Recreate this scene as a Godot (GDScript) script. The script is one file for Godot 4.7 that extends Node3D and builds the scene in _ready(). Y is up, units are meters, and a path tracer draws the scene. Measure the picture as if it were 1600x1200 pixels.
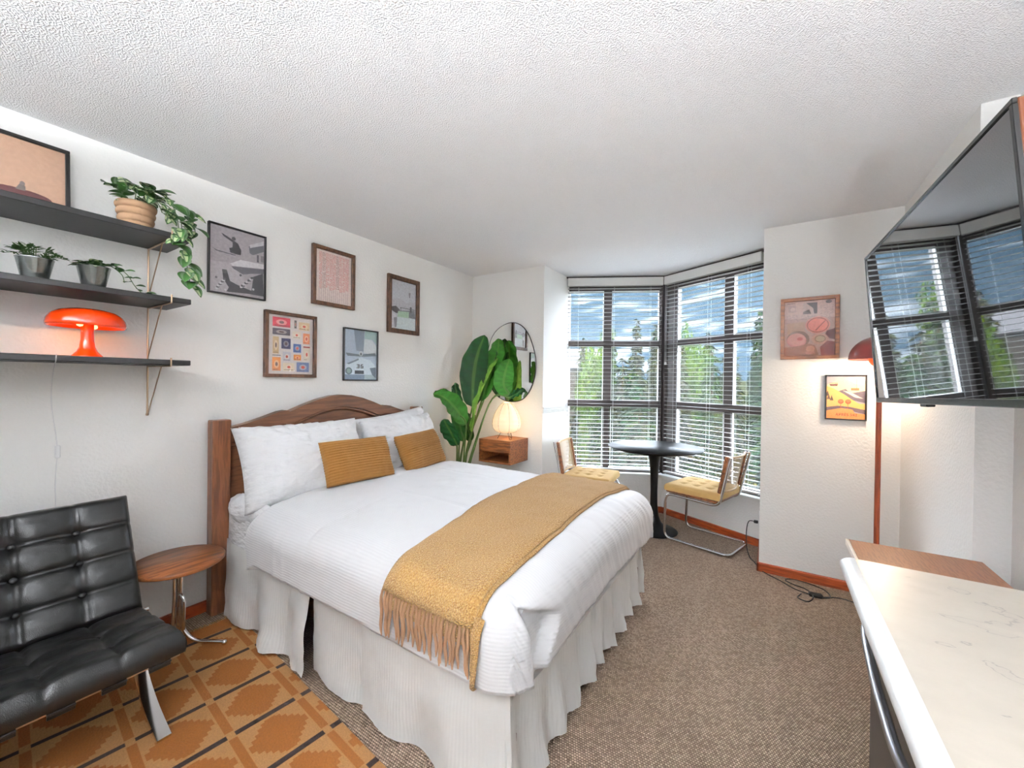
extends Node3D
# A hotel-style bedroom with a glazed bay. Plan coordinates: u to the right along the back wall, v into the depth (v = -z), y up.

const H := 2.44            # ceiling
const VB := 3.384          # back wall
const U1 := 0.8625         # left jamb of the bay
const U2 := 2.634          # right jamb of the bay
const VJ := 3.879          # where the glazing starts
const AU := 1.7545         # nose of the bay
const AV := 4.327
const UC := 3.367          # face of the boxed column
const VC := 2.317
const UR := 3.469          # right wall
const VR := -2.6           # rear wall

const ADDED_UPLIGHT := 24.0        # strength of each unseen fill lamp added behind the camera
const UPY := 2.1
const ADDED_COUNTER_LAMP := 1.1  # strength of the fill lamp added on the worktop, out of view

var taken := {}
var M := {}
var rng := RandomNumberGenerator.new()
var noise := FastNoiseLite.new()

func _ready() -> void:
	rng.seed = 7
	noise.seed = 3
	noise.frequency = 1.0
	noise.noise_type = FastNoiseLite.TYPE_SIMPLEX_SMOOTH
	# ---- camera
	var cam := Camera3D.new()
	cam.name = "camera"
	cam.position = Vector3(2.6946, 1.329, 0)
	cam.rotation_degrees = Vector3(-0.333, 32.818, 0.748)
	cam.fov = 2.0 * rad_to_deg(atan(600.0 / 629.5))
	cam.near = 0.05
	cam.far = 9000.0
	add_child(cam)
	# ---- sky and exposure
	var env := Environment.new()
	env.background_mode = Environment.BG_SKY
	var sky := Sky.new()
	var sm := ProceduralSkyMaterial.new()
	sm.sky_top_color = Color(0.8, 0.86, 0.93)
	sm.sky_horizon_color = Color(0.9, 0.93, 0.97)
	sm.sky_curve = 0.3
	sm.ground_bottom_color = Color(0.3, 0.32, 0.28)
	sm.ground_horizon_color = Color(0.5, 0.53, 0.5)
	sm.sun_angle_max = 1.0
	sky.sky_material = sm
	env.sky = sky
	env.background_energy_multiplier = 22.5
	env.tonemap_mode = Environment.TONE_MAPPER_LINEAR
	env.tonemap_exposure = 2.4
	env.sdfgi_enabled = true
	env.ssao_enabled = true
	env.ssil_enabled = true
	var we := WorldEnvironment.new()
	we.name = "world_environment"
	we.environment = env
	add_child(we)
	# ---- sun, from behind the building, on the slope outside
	var sun := DirectionalLight3D.new()
	sun.name = "sun"
	sun.light_color = Color(1.0, 0.95, 0.86)
	sun.light_energy = 9.0
	sun.light_angular_distance = 0.6
	sun.shadow_enabled = true
	add_child(sun)
	sun.look_at_from_position(Vector3(20, 40, 34), Vector3(0, 0, 0))

	materials()
	shell()
	windows()
	outside()
	bed()
	wall_pictures()
	shelves()
	armchair()
	side_table()
	rug()
	corner_group()
	bay_furniture()
	right_side()
	lamps()

# ------------------------------------------------------------------ helpers
func V(u: float, y: float, v: float) -> Vector3:
	return Vector3(u, y, -v)

func numbered(n: String) -> String:
	if not taken.has(n):
		taken[n] = 0
		return n
	taken[n] += 1
	return "%s_%03d" % [n, taken[n]]

func tag(o: Node3D, label: String, category: String, group := "") -> void:
	o.set_meta("label", label)
	o.set_meta("category", category)
	if group != "":
		o.set_meta("group", group)

func thing(called: String, label: String, category: String, at := Vector3.ZERO, turn := 0.0, group := "") -> Node3D:
	var o := Node3D.new()
	o.name = numbered(called)
	add_child(o)
	o.position = at
	o.rotation.y = turn
	tag(o, label, category, group)
	return o

func copy(o: Node3D, label := "") -> Node3D:
	var c: Node3D = o.duplicate()
	c.name = numbered(str(o.name).split("_0")[0])
	add_child(c)
	if label != "":
		c.set_meta("label", label)
	return c

func ST() -> SurfaceTool:
	var s := SurfaceTool.new()
	s.begin(Mesh.PRIMITIVE_TRIANGLES)
	return s

func part(called: String, s: SurfaceTool, m: Material, parent: Node3D) -> MeshInstance3D:
	s.generate_normals()
	return place(called, s.commit(), m, parent)

func place(called: String, mesh: Mesh, m: Material, parent: Node3D) -> MeshInstance3D:
	var o := MeshInstance3D.new()
	o.name = called
	o.mesh = mesh
	o.material_override = m
	parent.add_child(o, true)
	return o

func solid(s: SurfaceTool) -> ArrayMesh:
	s.generate_normals()
	return s.commit()

func struct(called: String, s: SurfaceTool, m: Material, parent: Node3D = null) -> MeshInstance3D:
	var o := part(called, s, m, parent if parent else self)
	if parent == null:
		o.name = numbered(called)
		o.set_meta("kind", "structure")
	return o

# quads and triangles are given counterclockwise as seen from outside
func tri(s: SurfaceTool, a: Vector3, b: Vector3, c: Vector3) -> void:
	s.add_vertex(a)
	s.add_vertex(c)
	s.add_vertex(b)

func quad(s: SurfaceTool, a: Vector3, b: Vector3, c: Vector3, d: Vector3) -> void:
	tri(s, a, b, c)
	tri(s, a, c, d)

func uvquad(s: SurfaceTool, a: Vector3, b: Vector3, c: Vector3, d: Vector3) -> void:
	# a lower left, b lower right, c upper right, d upper left
	s.set_smooth_group(-1)
	for k in [[a, Vector2(0, 1)], [c, Vector2(1, 0)], [b, Vector2(1, 1)], [a, Vector2(0, 1)], [d, Vector2(0, 0)], [c, Vector2(1, 0)]]:
		s.set_uv(k[1])
		s.add_vertex(k[0])

func box(s: SurfaceTool, c: Vector3, size: Vector3, ch := 0.0, b := Basis()) -> void:
	s.set_smooth_group(-1)
	var h := size / 2.0
	ch = minf(ch, minf(h.x, minf(h.y, h.z)) * 0.98)
	if ch <= 0.0:
		var p := []
		for i in 8:
			p.append(c + b * Vector3(h.x if i & 1 else -h.x, h.y if i & 2 else -h.y, h.z if i & 4 else -h.z))
		quad(s, p[4], p[5], p[7], p[6])
		quad(s, p[1], p[0], p[2], p[3])
		quad(s, p[5], p[1], p[3], p[7])
		quad(s, p[0], p[4], p[6], p[2])
		quad(s, p[6], p[7], p[3], p[2])
		quad(s, p[0], p[1], p[5], p[4])
		return
	# chamfered: for every corner three points, one on each face
	var f := func(sx: int, sy: int, sz: int, ax: int) -> Vector3:
		var q := Vector3(sx * (h.x - (0.0 if ax == 0 else ch)), sy * (h.y - (0.0 if ax == 1 else ch)), sz * (h.z - (0.0 if ax == 2 else ch)))
		return c + b * q
	for g in [-1, 1]:
		var order := [[-1, -1], [1, -1], [1, 1], [-1, 1]]
		var px := []
		var py := []
		var pz := []
		for o in order:
			px.append(f.call(g, o[0], o[1], 0))
			py.append(f.call(o[1], g, o[0], 1))
			pz.append(f.call(o[0], o[1], g, 2))
		for q in [px, py, pz]:
			if g > 0:
				quad(s, q[0], q[1], q[2], q[3])
			else:
				quad(s, q[3], q[2], q[1], q[0])
	for i in [-1, 1]:
		for j in [-1, 1]:
			# edges along x, y, z
			var e := [[f.call(-1, i, j, 1), f.call(1, i, j, 1), f.call(1, i, j, 2), f.call(-1, i, j, 2)],
				[f.call(i, -1, j, 2), f.call(i, 1, j, 2), f.call(i, 1, j, 0), f.call(i, -1, j, 0)],
				[f.call(i, j, -1, 0), f.call(i, j, 1, 0), f.call(i, j, 1, 1), f.call(i, j, -1, 1)]]
			for q in e:
				if i * j > 0:
					quad(s, q[3], q[2], q[1], q[0])
				else:
					quad(s, q[0], q[1], q[2], q[3])
			for k in [-1, 1]:
				var t := [f.call(i, j, k, 0), f.call(i, j, k, 1), f.call(i, j, k, 2)]
				if i * j * k > 0:
					tri(s, t[0], t[1], t[2])
				else:
					tri(s, t[0], t[2], t[1])

func tube(s: SurfaceTool, pts: Array, r, n := 10, caps := true, flat := Vector2.ONE) -> void:
	var m := pts.size()
	var rings := []
	var t0: Vector3 = (pts[1] - pts[0]).normalized()
	var up := Vector3.UP if absf(t0.y) < 0.9 else Vector3.RIGHT
	var side := t0.cross(up).normalized()
	for i in m:
		var t: Vector3 = (pts[mini(i + 1, m - 1)] - pts[maxi(i - 1, 0)]).normalized()
		side = (side - t * side.dot(t)).normalized()
		var w := t.cross(side)
		var ring := []
		var rr: float = r[i] if r is Array else r
		for k in n:
			var a := TAU * k / n
			ring.append(pts[i] + (side * cos(a) * flat.x + w * sin(a) * flat.y) * rr)
		rings.append(ring)
	s.set_smooth_group(0)
	for i in m - 1:
		for k in n:
			var l := (k + 1) % n
			quad(s, rings[i][k], rings[i][l], rings[i + 1][l], rings[i + 1][k])
	if caps:
		s.set_smooth_group(-1)
		for k in n:
			tri(s, pts[0], rings[0][(k + 1) % n], rings[0][k])
			tri(s, pts[m - 1], rings[m - 1][k], rings[m - 1][(k + 1) % n])

func fillet(pts: Array, r: float, n := 5) -> Array:
	var out := [pts[0]]
	for i in range(1, pts.size() - 1):
		var a: Vector3 = pts[i - 1]
		var b: Vector3 = pts[i]
		var c: Vector3 = pts[i + 1]
		var l := minf(r, minf(a.distance_to(b), b.distance_to(c)) * 0.49)
		var p := b + (a - b).normalized() * l
		var q := b + (c - b).normalized() * l
		for k in n + 1:
			var t := float(k) / n
			out.append(p.lerp(b, t).lerp(b.lerp(q, t), t))
	out.append(pts[-1])
	return out

func curve(pts: Array, n := 8) -> Array:
	# Catmull-Rom through the points
	var out := []
	for i in pts.size() - 1:
		var a: Vector3 = pts[maxi(i - 1, 0)]
		var d: Vector3 = pts[mini(i + 2, pts.size() - 1)]
		for k in n:
			var b: Vector3 = pts[i]
			out.append(b.cubic_interpolate(pts[i + 1], a, d, float(k) / n))
	out.append(pts[-1])
	return out

func lathe(s: SurfaceTool, prof: Array, n := 32, at := Vector3.ZERO, smooth := true, b := Basis()) -> void:
	# profile of (radius, height) running upwards on the outside
	s.set_smooth_group(0 if smooth else -1)
	for i in prof.size() - 1:
		var p: Vector2 = prof[i]
		var q: Vector2 = prof[i + 1]
		for k in n:
			var a := TAU * k / n
			var c := TAU * (k + 1) / n
			var p0 := at + b * Vector3(p.x * cos(a), p.y, -p.x * sin(a))
			var p1 := at + b * Vector3(p.x * cos(c), p.y, -p.x * sin(c))
			var q0 := at + b * Vector3(q.x * cos(a), q.y, -q.x * sin(a))
			var q1 := at + b * Vector3(q.x * cos(c), q.y, -q.x * sin(c))
			if p.x > 1e-6:
				tri(s, p0, p1, q1 if q.x > 1e-6 else q0)
			if q.x > 1e-6:
				tri(s, p0, q1, q0)

func prism(s: SurfaceTool, poly: PackedVector2Array, depth: float, xf := Transform3D()) -> void:
	# polygon in the xy plane, extruded from z = 0 to z = depth
	s.set_smooth_group(-1)
	var p := poly.duplicate()
	if Geometry2D.is_polygon_clockwise(p):
		p.reverse()
	var idx := Geometry2D.triangulate_polygon(p)
	var at := func(k: int, z: float) -> Vector3: return xf * Vector3(p[k].x, p[k].y, z)
	for i in range(0, idx.size(), 3):
		var a := idx[i]
		var b := idx[i + 1]
		var c := idx[i + 2]
		if (p[b] - p[a]).cross(p[c] - p[a]) < 0:
			var t := b
			b = c
			c = t
		tri(s, at.call(a, depth), at.call(b, depth), at.call(c, depth))
		tri(s, at.call(a, 0.0), at.call(c, 0.0), at.call(b, 0.0))
	for i in p.size():
		var j := (i + 1) % p.size()
		quad(s, at.call(i, 0.0), at.call(j, 0.0), at.call(j, depth), at.call(i, depth))

func grid(s: SurfaceTool, nx: int, ny: int, f: Callable, flip := false, uv := false) -> void:
	# f(x, y) in 0..1; outside is where x cross y points
	s.set_smooth_group(0)
	var p := []
	for j in ny + 1:
		var row := []
		for i in nx + 1:
			row.append(f.call(float(i) / nx, float(j) / ny))
		p.append(row)
	for j in ny:
		for i in nx:
			var c := [[i, j], [i + 1, j], [i + 1, j + 1], [i, j], [i + 1, j + 1], [i, j + 1]]
			for t in 2:
				var o := [c[t * 3], c[t * 3 + 1], c[t * 3 + 2]] if flip else [c[t * 3], c[t * 3 + 2], c[t * 3 + 1]]
				for k in o:
					if uv:
						s.set_uv(Vector2(float(k[0]) / nx, float(k[1]) / ny))
					s.add_vertex(p[k[1]][k[0]])

func outline(pts: Array, n := 6) -> PackedVector2Array:
	# closed smooth outline through points
	var out := PackedVector2Array()
	var m := pts.size()
	for i in m:
		var b: Vector2 = pts[i]
		for k in n:
			out.append(b.cubic_interpolate(pts[(i + 1) % m], pts[(i + m - 1) % m], pts[(i + 2) % m], float(k) / n))
	return out

# ------------------------------------------------------------------ materials
func mat(c: Color, rough := 0.6, metal := 0.0) -> StandardMaterial3D:
	var m := StandardMaterial3D.new()
	m.albedo_color = c
	m.roughness = rough
	m.metallic = metal
	return m

func ntex(freq: float, ramp: Array, seed_ := 1, type := FastNoiseLite.TYPE_SIMPLEX_SMOOTH, size := 512, oct := 4) -> NoiseTexture2D:
	var n := FastNoiseLite.new()
	n.noise_type = type
	n.frequency = freq
	n.seed = seed_
	n.fractal_octaves = oct
	var t := NoiseTexture2D.new()
	t.width = size
	t.height = size
	t.seamless = true
	t.noise = n
	if ramp.size():
		var g := Gradient.new()
		g.offsets = PackedFloat32Array(ramp.map(func(k): return k[0]))
		g.colors = PackedColorArray(ramp.map(func(k): return k[1]))
		t.color_ramp = g
	return t

func tri_mat(m: StandardMaterial3D, scale: Vector3, world := false) -> StandardMaterial3D:
	m.uv1_triplanar = true
	m.uv1_world_triplanar = world
	m.uv1_scale = scale
	m.uv1_triplanar_sharpness = 8.0
	return m

func wood(dark: Color, light: Color, scale: Vector3, rough := 0.45, seed_ := 1) -> StandardMaterial3D:
	var m := mat(Color.WHITE, rough)
	m.albedo_texture = ntex(0.012, [[0.15, dark], [0.45, dark.lerp(light, 0.45)], [0.6, light], [0.85, dark.lerp(light, 0.7)]], seed_, FastNoiseLite.TYPE_SIMPLEX_SMOOTH, 512, 5)
	return tri_mat(m, scale)

func relief(m: StandardMaterial3D, t: Texture2D, depth_cm: float) -> StandardMaterial3D:
	m.heightmap_enabled = true
	m.heightmap_texture = t
	m.heightmap_scale = depth_cm
	return m

func image_tex(w: int, h: int, f: Callable) -> ImageTexture:
	var im := Image.create(w, h, false, Image.FORMAT_RGBA8)
	for y in h:
		for x in w:
			im.set_pixel(x, y, f.call(x, y))
	return ImageTexture.create_from_image(im)

func materials() -> void:
	M.wall = relief(tri_mat(mat(Color(0.935, 0.93, 0.918), 0.85), Vector3(1.6, 1.6, 1.6), true), ntex(0.06, [], 5), 0.12)
	var pop := ntex(0.17, [[0.0, Color.BLACK], [0.45, Color(0.1, 0.1, 0.1)], [0.7, Color.WHITE], [1.0, Color.WHITE]], 9, FastNoiseLite.TYPE_SIMPLEX_SMOOTH, 512, 2)
	M.ceiling = relief(tri_mat(mat(Color(0.965, 0.965, 0.97), 0.95), Vector3(1.5, 1.5, 1.5), true), pop, 0.22)
	M.white_paint = mat(Color(0.9, 0.9, 0.885), 0.45)
	# carpet: rows of woven loops
	var cr := RandomNumberGenerator.new()
	cr.seed = 11
	var tone := []
	for i in 40 * 40:
		tone.append(cr.randf())
	var loop := func(x: int, y: int) -> Array:
		var row := y / 12
		var sx := (x + (6 if row % 2 else 0)) % 480
		var cx := float(sx % 12) / 12.0 - 0.5
		var cy := float(y % 12) / 12.0 - 0.5
		var d := clampf(1.0 - (cx * cx * 4.2 + cy * cy * 3.6), 0.0, 1.0)
		return [d, tone[row * 40 + sx / 12]]
	var ccol := image_tex(480, 480, func(x: int, y: int):
		var l = loop.call(x, y)
		var c := Color(0.55, 0.465, 0.39).lerp(Color(0.8, 0.705, 0.61), clampf(l[1] * 0.75 + 0.15, 0, 1))
		return Color(0.38, 0.305, 0.25).lerp(c, smoothstep(0.02, 0.3, l[0])))
	var chgt := image_tex(480, 480, func(x: int, y: int):
		var l = loop.call(x, y)
		var v: float = sqrt(l[0])
		return Color(v, v, v))
	M.carpet = mat(Color.WHITE, 0.95)
	M.carpet.albedo_texture = ccol
	relief(tri_mat(M.carpet, Vector3(2.7, 2.7, 2.7), true), chgt, 0.5)
	M.baseboard = wood(Color(0.42, 0.15, 0.05), Color(0.6, 0.27, 0.11), Vector3(0.6, 5, 0.6), 0.4, 4)
	M.headboard = wood(Color(0.28, 0.17, 0.11), Color(0.43, 0.285, 0.195), Vector3(4, 5, 0.5), 0.38, 6)
	M.headpost = wood(Color(0.29, 0.165, 0.1), Color(0.44, 0.275, 0.175), Vector3(5, 0.5, 5), 0.38, 8)
	M.walnut = wood(Color(0.36, 0.19, 0.085), Color(0.58, 0.35, 0.18), Vector3(0.7, 6, 6), 0.42, 10)
	M.walnut_frame = wood(Color(0.22, 0.14, 0.09), Color(0.37, 0.25, 0.17), Vector3(6, 2, 2), 0.5, 12)
	M.desk = wood(Color(0.46, 0.275, 0.15), Color(0.55, 0.345, 0.205), Vector3(14, 14, 1.6), 0.35, 14)
	M.teak = wood(Color(0.36, 0.19, 0.085), Color(0.55, 0.33, 0.17), Vector3(5, 5, 0.7), 0.4, 15)
	M.lamp_wood = wood(Color(0.42, 0.15, 0.05), Color(0.56, 0.24, 0.1), Vector3(6, 0.6, 6), 0.4, 16)
	M.black_frame = mat(Color(0.06, 0.055, 0.055), 0.4)
	M.shelf_black = relief(tri_mat(mat(Color(0.065, 0.056, 0.058), 0.5), Vector3(3, 3, 3)), ntex(0.03, [], 2), 0.01)
	M.brass_pale = mat(Color(0.72, 0.62, 0.52), 0.35, 0.85)
	M.chrome = mat(Color(0.86, 0.86, 0.86), 0.08, 1.0)
	M.steel = mat(Color(0.6, 0.6, 0.62), 0.28, 1.0)
	M.black_steel = mat(Color(0.3, 0.29, 0.29), 0.35, 0.9)
	M.black_satin = mat(Color(0.055, 0.052, 0.055), 0.42)
	M.black_satin.metallic_specular = 0.3
	M.black_plastic = mat(Color(0.04, 0.04, 0.04), 0.4)
	M.white_plastic = mat(Color(0.9, 0.9, 0.9), 0.35)
	M.mullion = mat(Color(0.25, 0.215, 0.205), 0.5)
	M.slat = mat(Color(0.66, 0.655, 0.645), 0.5)
	M.valance = mat(Color(0.86, 0.855, 0.84), 0.5)
	M.cord = mat(Color(0.85, 0.85, 0.85), 0.6)
	M.glass = mat(Color(0.95, 0.98, 0.97, 0.04), 0.0)
	M.glass.transparency = BaseMaterial3D.TRANSPARENCY_ALPHA
	M.pic_glass = mat(Color(1, 1, 1, 0.02), 0.0)
	M.pic_glass.metallic_specular = 0.25
	M.pic_glass.transparency = BaseMaterial3D.TRANSPARENCY_ALPHA
	# cloth
	var weave := image_tex(64, 64, func(x: int, y: int):
		var v := 0.5 + 0.5 * sin(TAU * y / 16.0)
		v = v * 0.8 + 0.2 * (0.5 + 0.5 * sin(TAU * x / 4.0))
		return Color(v, v, v))
	M.linen = relief(tri_mat(mat(Color(0.862, 0.86, 0.865), 0.9), Vector3(22, 22, 22)), weave, 0.06)
	M.linen.rim_enabled = true
	M.linen.rim = 0.15
	M.sheet = relief(tri_mat(mat(Color(0.89, 0.89, 0.895), 0.9), Vector3(2.2, 5, 2.2)), ntex(0.012, [], 21, FastNoiseLite.TYPE_SIMPLEX_SMOOTH, 512, 3), 0.55)
	var ribs := image_tex(64, 64, func(x: int, y: int):
		var v := 0.5 + 0.5 * sin(TAU * x / 16.0)
		return Color(v, v, v))
	M.skirt = relief(tri_mat(mat(Color(0.87, 0.87, 0.86), 0.9), Vector3(18, 18, 18)), ribs, 0.06)
	var fuzz := ntex(0.05, [[0.12, Color(0.6, 0.42, 0.18)], [0.45, Color(0.7, 0.53, 0.28)], [0.85, Color(0.82, 0.68, 0.44)]], 31)
	M.throw_wool = mat(Color.WHITE, 1.0)
	M.throw_wool.albedo_texture = fuzz
	relief(tri_mat(M.throw_wool, Vector3(5.5, 5.5, 5.5)), ntex(0.06, [], 32), 0.9)
	M.throw_wool.rim_enabled = true
	M.throw_wool.rim = 0.4
	M.tassel = relief(tri_mat(mat(Color(0.74, 0.57, 0.43), 1.0), Vector3(12, 12, 12)), ntex(0.1, [], 33), 0.4)
	M.corduroy = relief(tri_mat(mat(Color(0.53, 0.36, 0.13), 0.95), Vector3(9, 9, 9)), ntex(0.1, [], 41), 0.25)
	M.corduroy.rim_enabled = true
	M.corduroy.rim = 0.3
	M.leather = relief(tri_mat(mat(Color(0.048, 0.046, 0.047), 0.36), Vector3(3, 3, 3)), ntex(0.2, [], 51), 0.05)
	M.velvet = relief(tri_mat(mat(Color(0.83, 0.68, 0.43), 0.9), Vector3(8, 8, 8)), ntex(0.12, [], 61), 0.1)
	M.velvet.rim_enabled = true
	M.velvet.rim = 0.3
	# cane: open weave
	var cane := image_tex(256, 256, func(x: int, y: int):
		var a := x % 32
		var b := y % 32
		var on := a < 9 or b < 9 or absi((a + b) % 32 - 4) < 4 or absi((a - b + 64) % 32 - 4) < 4
		var g := 0.9 + 0.1 * sin(x * 1.7) * sin(y * 1.3)
		return Color(0.83 * g, 0.72 * g, 0.55 * g, 1.0 if on else 0.0))
	M.cane = mat(Color.WHITE, 0.6)
	M.cane.albedo_texture = cane
	M.cane.transparency = BaseMaterial3D.TRANSPARENCY_ALPHA_SCISSOR
	M.cane.alpha_scissor_threshold = 0.5
	M.cane.uv1_scale = Vector3(4.5, 3.2, 1)
	M.orange = mat(Color(0.9, 0.24, 0.03), 0.18)
	M.orange.clearcoat_enabled = true
	M.orange.clearcoat = 0.6
	M.orange.clearcoat_roughness = 0.05
	M.red_enamel = mat(Color(0.48, 0.11, 0.08), 0.15)
	M.red_enamel.clearcoat_enabled = true
	M.zinc = relief(tri_mat(mat(Color(0.55, 0.57, 0.56), 0.25, 0.95), Vector3(4, 4, 4)), ntex(0.03, [], 71), 0.02)
	M.clay = relief(tri_mat(mat(Color(0.72, 0.58, 0.45), 0.85), Vector3(5, 5, 5)), ntex(0.1, [], 72), 0.05)
	M.soil = relief(tri_mat(mat(Color(0.13, 0.09, 0.06), 1.0), Vector3(8, 8, 8)), ntex(0.1, [], 73), 0.8)
	M.leaf = mat(Color.WHITE, 0.55)
	M.leaf.vertex_color_use_as_albedo = true
	M.leaf.metallic_specular = 0.28
	M.leaf.backlight_enabled = true
	M.leaf.backlight = Color(0.12, 0.18, 0.06)
	M.stem = mat(Color(0.25, 0.36, 0.12), 0.6)
	# laminate counter: pale stone with thin veins
	var marble := ntex(0.0035, [[0.0, Color(0.721, 0.687, 0.638)], [0.3, Color(0.748, 0.713, 0.664)], [0.72, Color(0.729, 0.695, 0.647)], [0.74, Color(0.601, 0.575, 0.542)], [0.755, Color(0.721, 0.687, 0.643)], [1.0, Color(0.748, 0.713, 0.664)]], 81, FastNoiseLite.TYPE_SIMPLEX_SMOOTH, 1024, 6)
	M.counter_edge = relief(tri_mat(mat(Color(0.85, 0.85, 0.84), 0.3), Vector3(2, 2, 2)), ntex(0.02, [], 82), 0.01)
	M.tv_brown = mat(Color(0.32, 0.16, 0.07), 0.2)
	M.tv_bezel = mat(Color(0.06, 0.055, 0.055), 0.2)
	M.tv_screen = mat(Color(0.018, 0.018, 0.02), 0.02)
	M.tv_screen.clearcoat_enabled = true
	M.tv_screen.clearcoat = 1.0
	M.tv_screen.clearcoat_roughness = 0.02
	M.tv_screen.metallic_specular = 0.7
	M.counter = mat(Color.WHITE, 0.3)
	M.counter.albedo_texture = marble
	tri_mat(M.counter, Vector3(1.3, 1.3, 2.2))

# ------------------------------------------------------------------ the room
func plan(s: SurfaceTool, poly: Array, y0: float, y1: float) -> void:
	prism(s, PackedVector2Array(poly), y1 - y0, Transform3D(Basis(Vector3.RIGHT, Vector3(0, 0, -1), Vector3.UP), Vector3(0, y0, 0)))

func slab(s: SurfaceTool, u0: float, u1: float, v0: float, v1: float, y0: float, y1: float, ch := 0.0) -> void:
	box(s, V((u0 + u1) / 2, (y0 + y1) / 2, (v0 + v1) / 2), Vector3(u1 - u0, y1 - y0, v1 - v0), ch)

func P2(u: float, v: float) -> Vector2:
	return Vector2(u, v)

func bay_dir(w: int) -> Array:
	# origin, along, inward for the two glazed sides, in plan
	var a := P2(U1, VJ) if w == 1 else P2(AU, AV)
	var b := P2(AU, AV) if w == 1 else P2(U2, VJ)
	var t := (b - a).normalized()
	return [a, t, Vector2(t.y, -t.x), a.distance_to(b)]

func window_frame_xf(w: int) -> Transform3D:
	var d := bay_dir(w)
	var x: Vector3 = V(d[1].x, 0, d[1].y)
	var z: Vector3 = V(d[2].x, 0, d[2].y)
	return Transform3D(Basis(x, Vector3.UP, z), V(d[0].x, 0, d[0].y))

func shell() -> void:
	var out := [P2(-0.12, VR - 0.12), P2(3.62, VR - 0.12), P2(3.62, 3.99), P2(2.72, 3.99), P2(AU, AV + 0.16), P2(0.77, 3.99), P2(-0.12, 3.99)]
	var s := ST()
	plan(s, out, -0.2, 0.0)
	struct("floor", s, M.carpet)
	s = ST()
	plan(s, out, H, H + 0.25)
	struct("ceiling", s, M.ceiling)
	s = ST()
	slab(s, -0.12, 0, VR - 0.12, 3.99, 0, H)
	struct("wall_left", s, M.wall)
	s = ST()
	slab(s, 0, U1, VB, 3.99, 0, H)
	struct("wall_back", s, M.wall)
	# chair-rail moulding on the jamb of the bay
	s = ST()
	slab(s, U1, U1 + 0.014, VB - 0.004, VJ - 0.04, 1.07, 1.09, 0.004)
	slab(s, U1, U1 + 0.009, VB - 0.002, VJ - 0.04, 1.045, 1.07, 0.003)
	slab(s, U1, U1 + 0.011, VB - 0.002, VJ - 0.04, 1.032, 1.045, 0.003)
	var mould := struct("trim_1", s, M.white_paint)
	mould.set_meta("label", "white moulding strip across the bright jamb of the bay")
	s = ST()
	plan(s, [P2(U2, VB), P2(3.62, VB), P2(3.62, 3.99), P2(U2, 3.99)], 0, H)
	struct("wall_pier", s, M.wall)
	s = ST()
	slab(s, UC, 3.62, VC, VB, 0, H)
	struct("wall_column", s, M.wall)
	s = ST()
	slab(s, UR, 3.62, VR - 0.12, VC, 0, H)
	struct("wall_right", s, M.wall)
	s = ST()
	slab(s, 0, UR, VR - 0.12, VR, 0, H)
	struct("wall_rear", s, M.wall)
	# breast wall under the glazing
	for w in [1, 2]:
		var d := bay_dir(w)
		var a: Vector2 = d[0]
		var b: Vector2 = a + d[1] * d[3]
		var o: Vector2 = d[2] * -0.13
		s = ST()
		plan(s, [a, b, P2(AU, AV + 0.146) if w == 1 else b + o, a + o if w == 1 else P2(AU, AV + 0.146)], 0, 0.372)
		struct("wall_bay_%d" % w, s, M.wall)
		s = ST()
		plan(s, [a, b, P2(AU, AV + 0.146) if w == 1 else b + o, a + o if w == 1 else P2(AU, AV + 0.146)], 2.425, H)
		struct("trim_%d" % (w + 1), s, M.mullion)
	# baseboards
	var bb := 0.062
	var runs := [["left", P2(0, VR), P2(0, VB)], ["back", P2(0, VB), P2(U1, VB)], ["jamb", P2(U1, VB), P2(U1, VJ)], ["bay_left", P2(U1, VJ), P2(AU, AV)], ["bay_right", P2(AU, AV), P2(U2, VJ)], ["return", P2(U2, VJ), P2(U2, VB)], ["pier", P2(U2, VB), P2(UC, VB)], ["column", P2(UC, VB), P2(UC, VC)], ["right", P2(UR, VC), P2(UR, VR)]]
	for r in runs:
		var a: Vector2 = r[1]
		var b: Vector2 = r[2]
		var t := (b - a).normalized()
		var n := Vector2(t.y, -t.x)
		var th := 0.012
		s = ST()
		var e0 := 0.0
		var e1 := 0.0
		if r[0] in ["pier", "jamb"]:
			e0 = -th
		if r[0] in ["back", "return"]:
			e1 = th
		var xf := Transform3D(Basis(V(t.x, 0, t.y), Vector3.UP, V(n.x, 0, n.y)), V(a.x, 0, a.y))
		var l := a.distance_to(b)
		var p := PackedVector2Array([Vector2(0, 0), Vector2(th, 0), Vector2(th, bb - 0.006), Vector2(th - 0.005, bb), Vector2(0, bb)])
		# section (z, y) swept along x
		prism(s, p, l + e1 - e0, xf * Transform3D(Basis(Vector3(0, 0, 1), Vector3(0, 1, 0), Vector3(-1, 0, 0)), Vector3(l + e1, 0, 0)))
		struct("baseboard_" + r[0], s, M.baseboard)
	# sill boards
	for w in [1, 2]:
		var d := bay_dir(w)
		var a: Vector2 = d[0]
		var b: Vector2 = a + d[1] * d[3]
		var i: Vector2 = d[2] * 0.028
		var o: Vector2 = d[2] * -0.13
		var nose_in := P2(AU, AV - 0.031)
		var nose_out := P2(AU, AV + 0.146)
		s = ST()
		if w == 1:
			plan(s, [a + i - d[1] * 0.013, nose_in, nose_out, a + o], 0.372, 0.394)
		else:
			plan(s, [nose_in, b + i + d[1] * 0.013, b + o, nose_out], 0.372, 0.394)
		struct("trim_%d" % (w + 3), s, M.white_paint)

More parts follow.
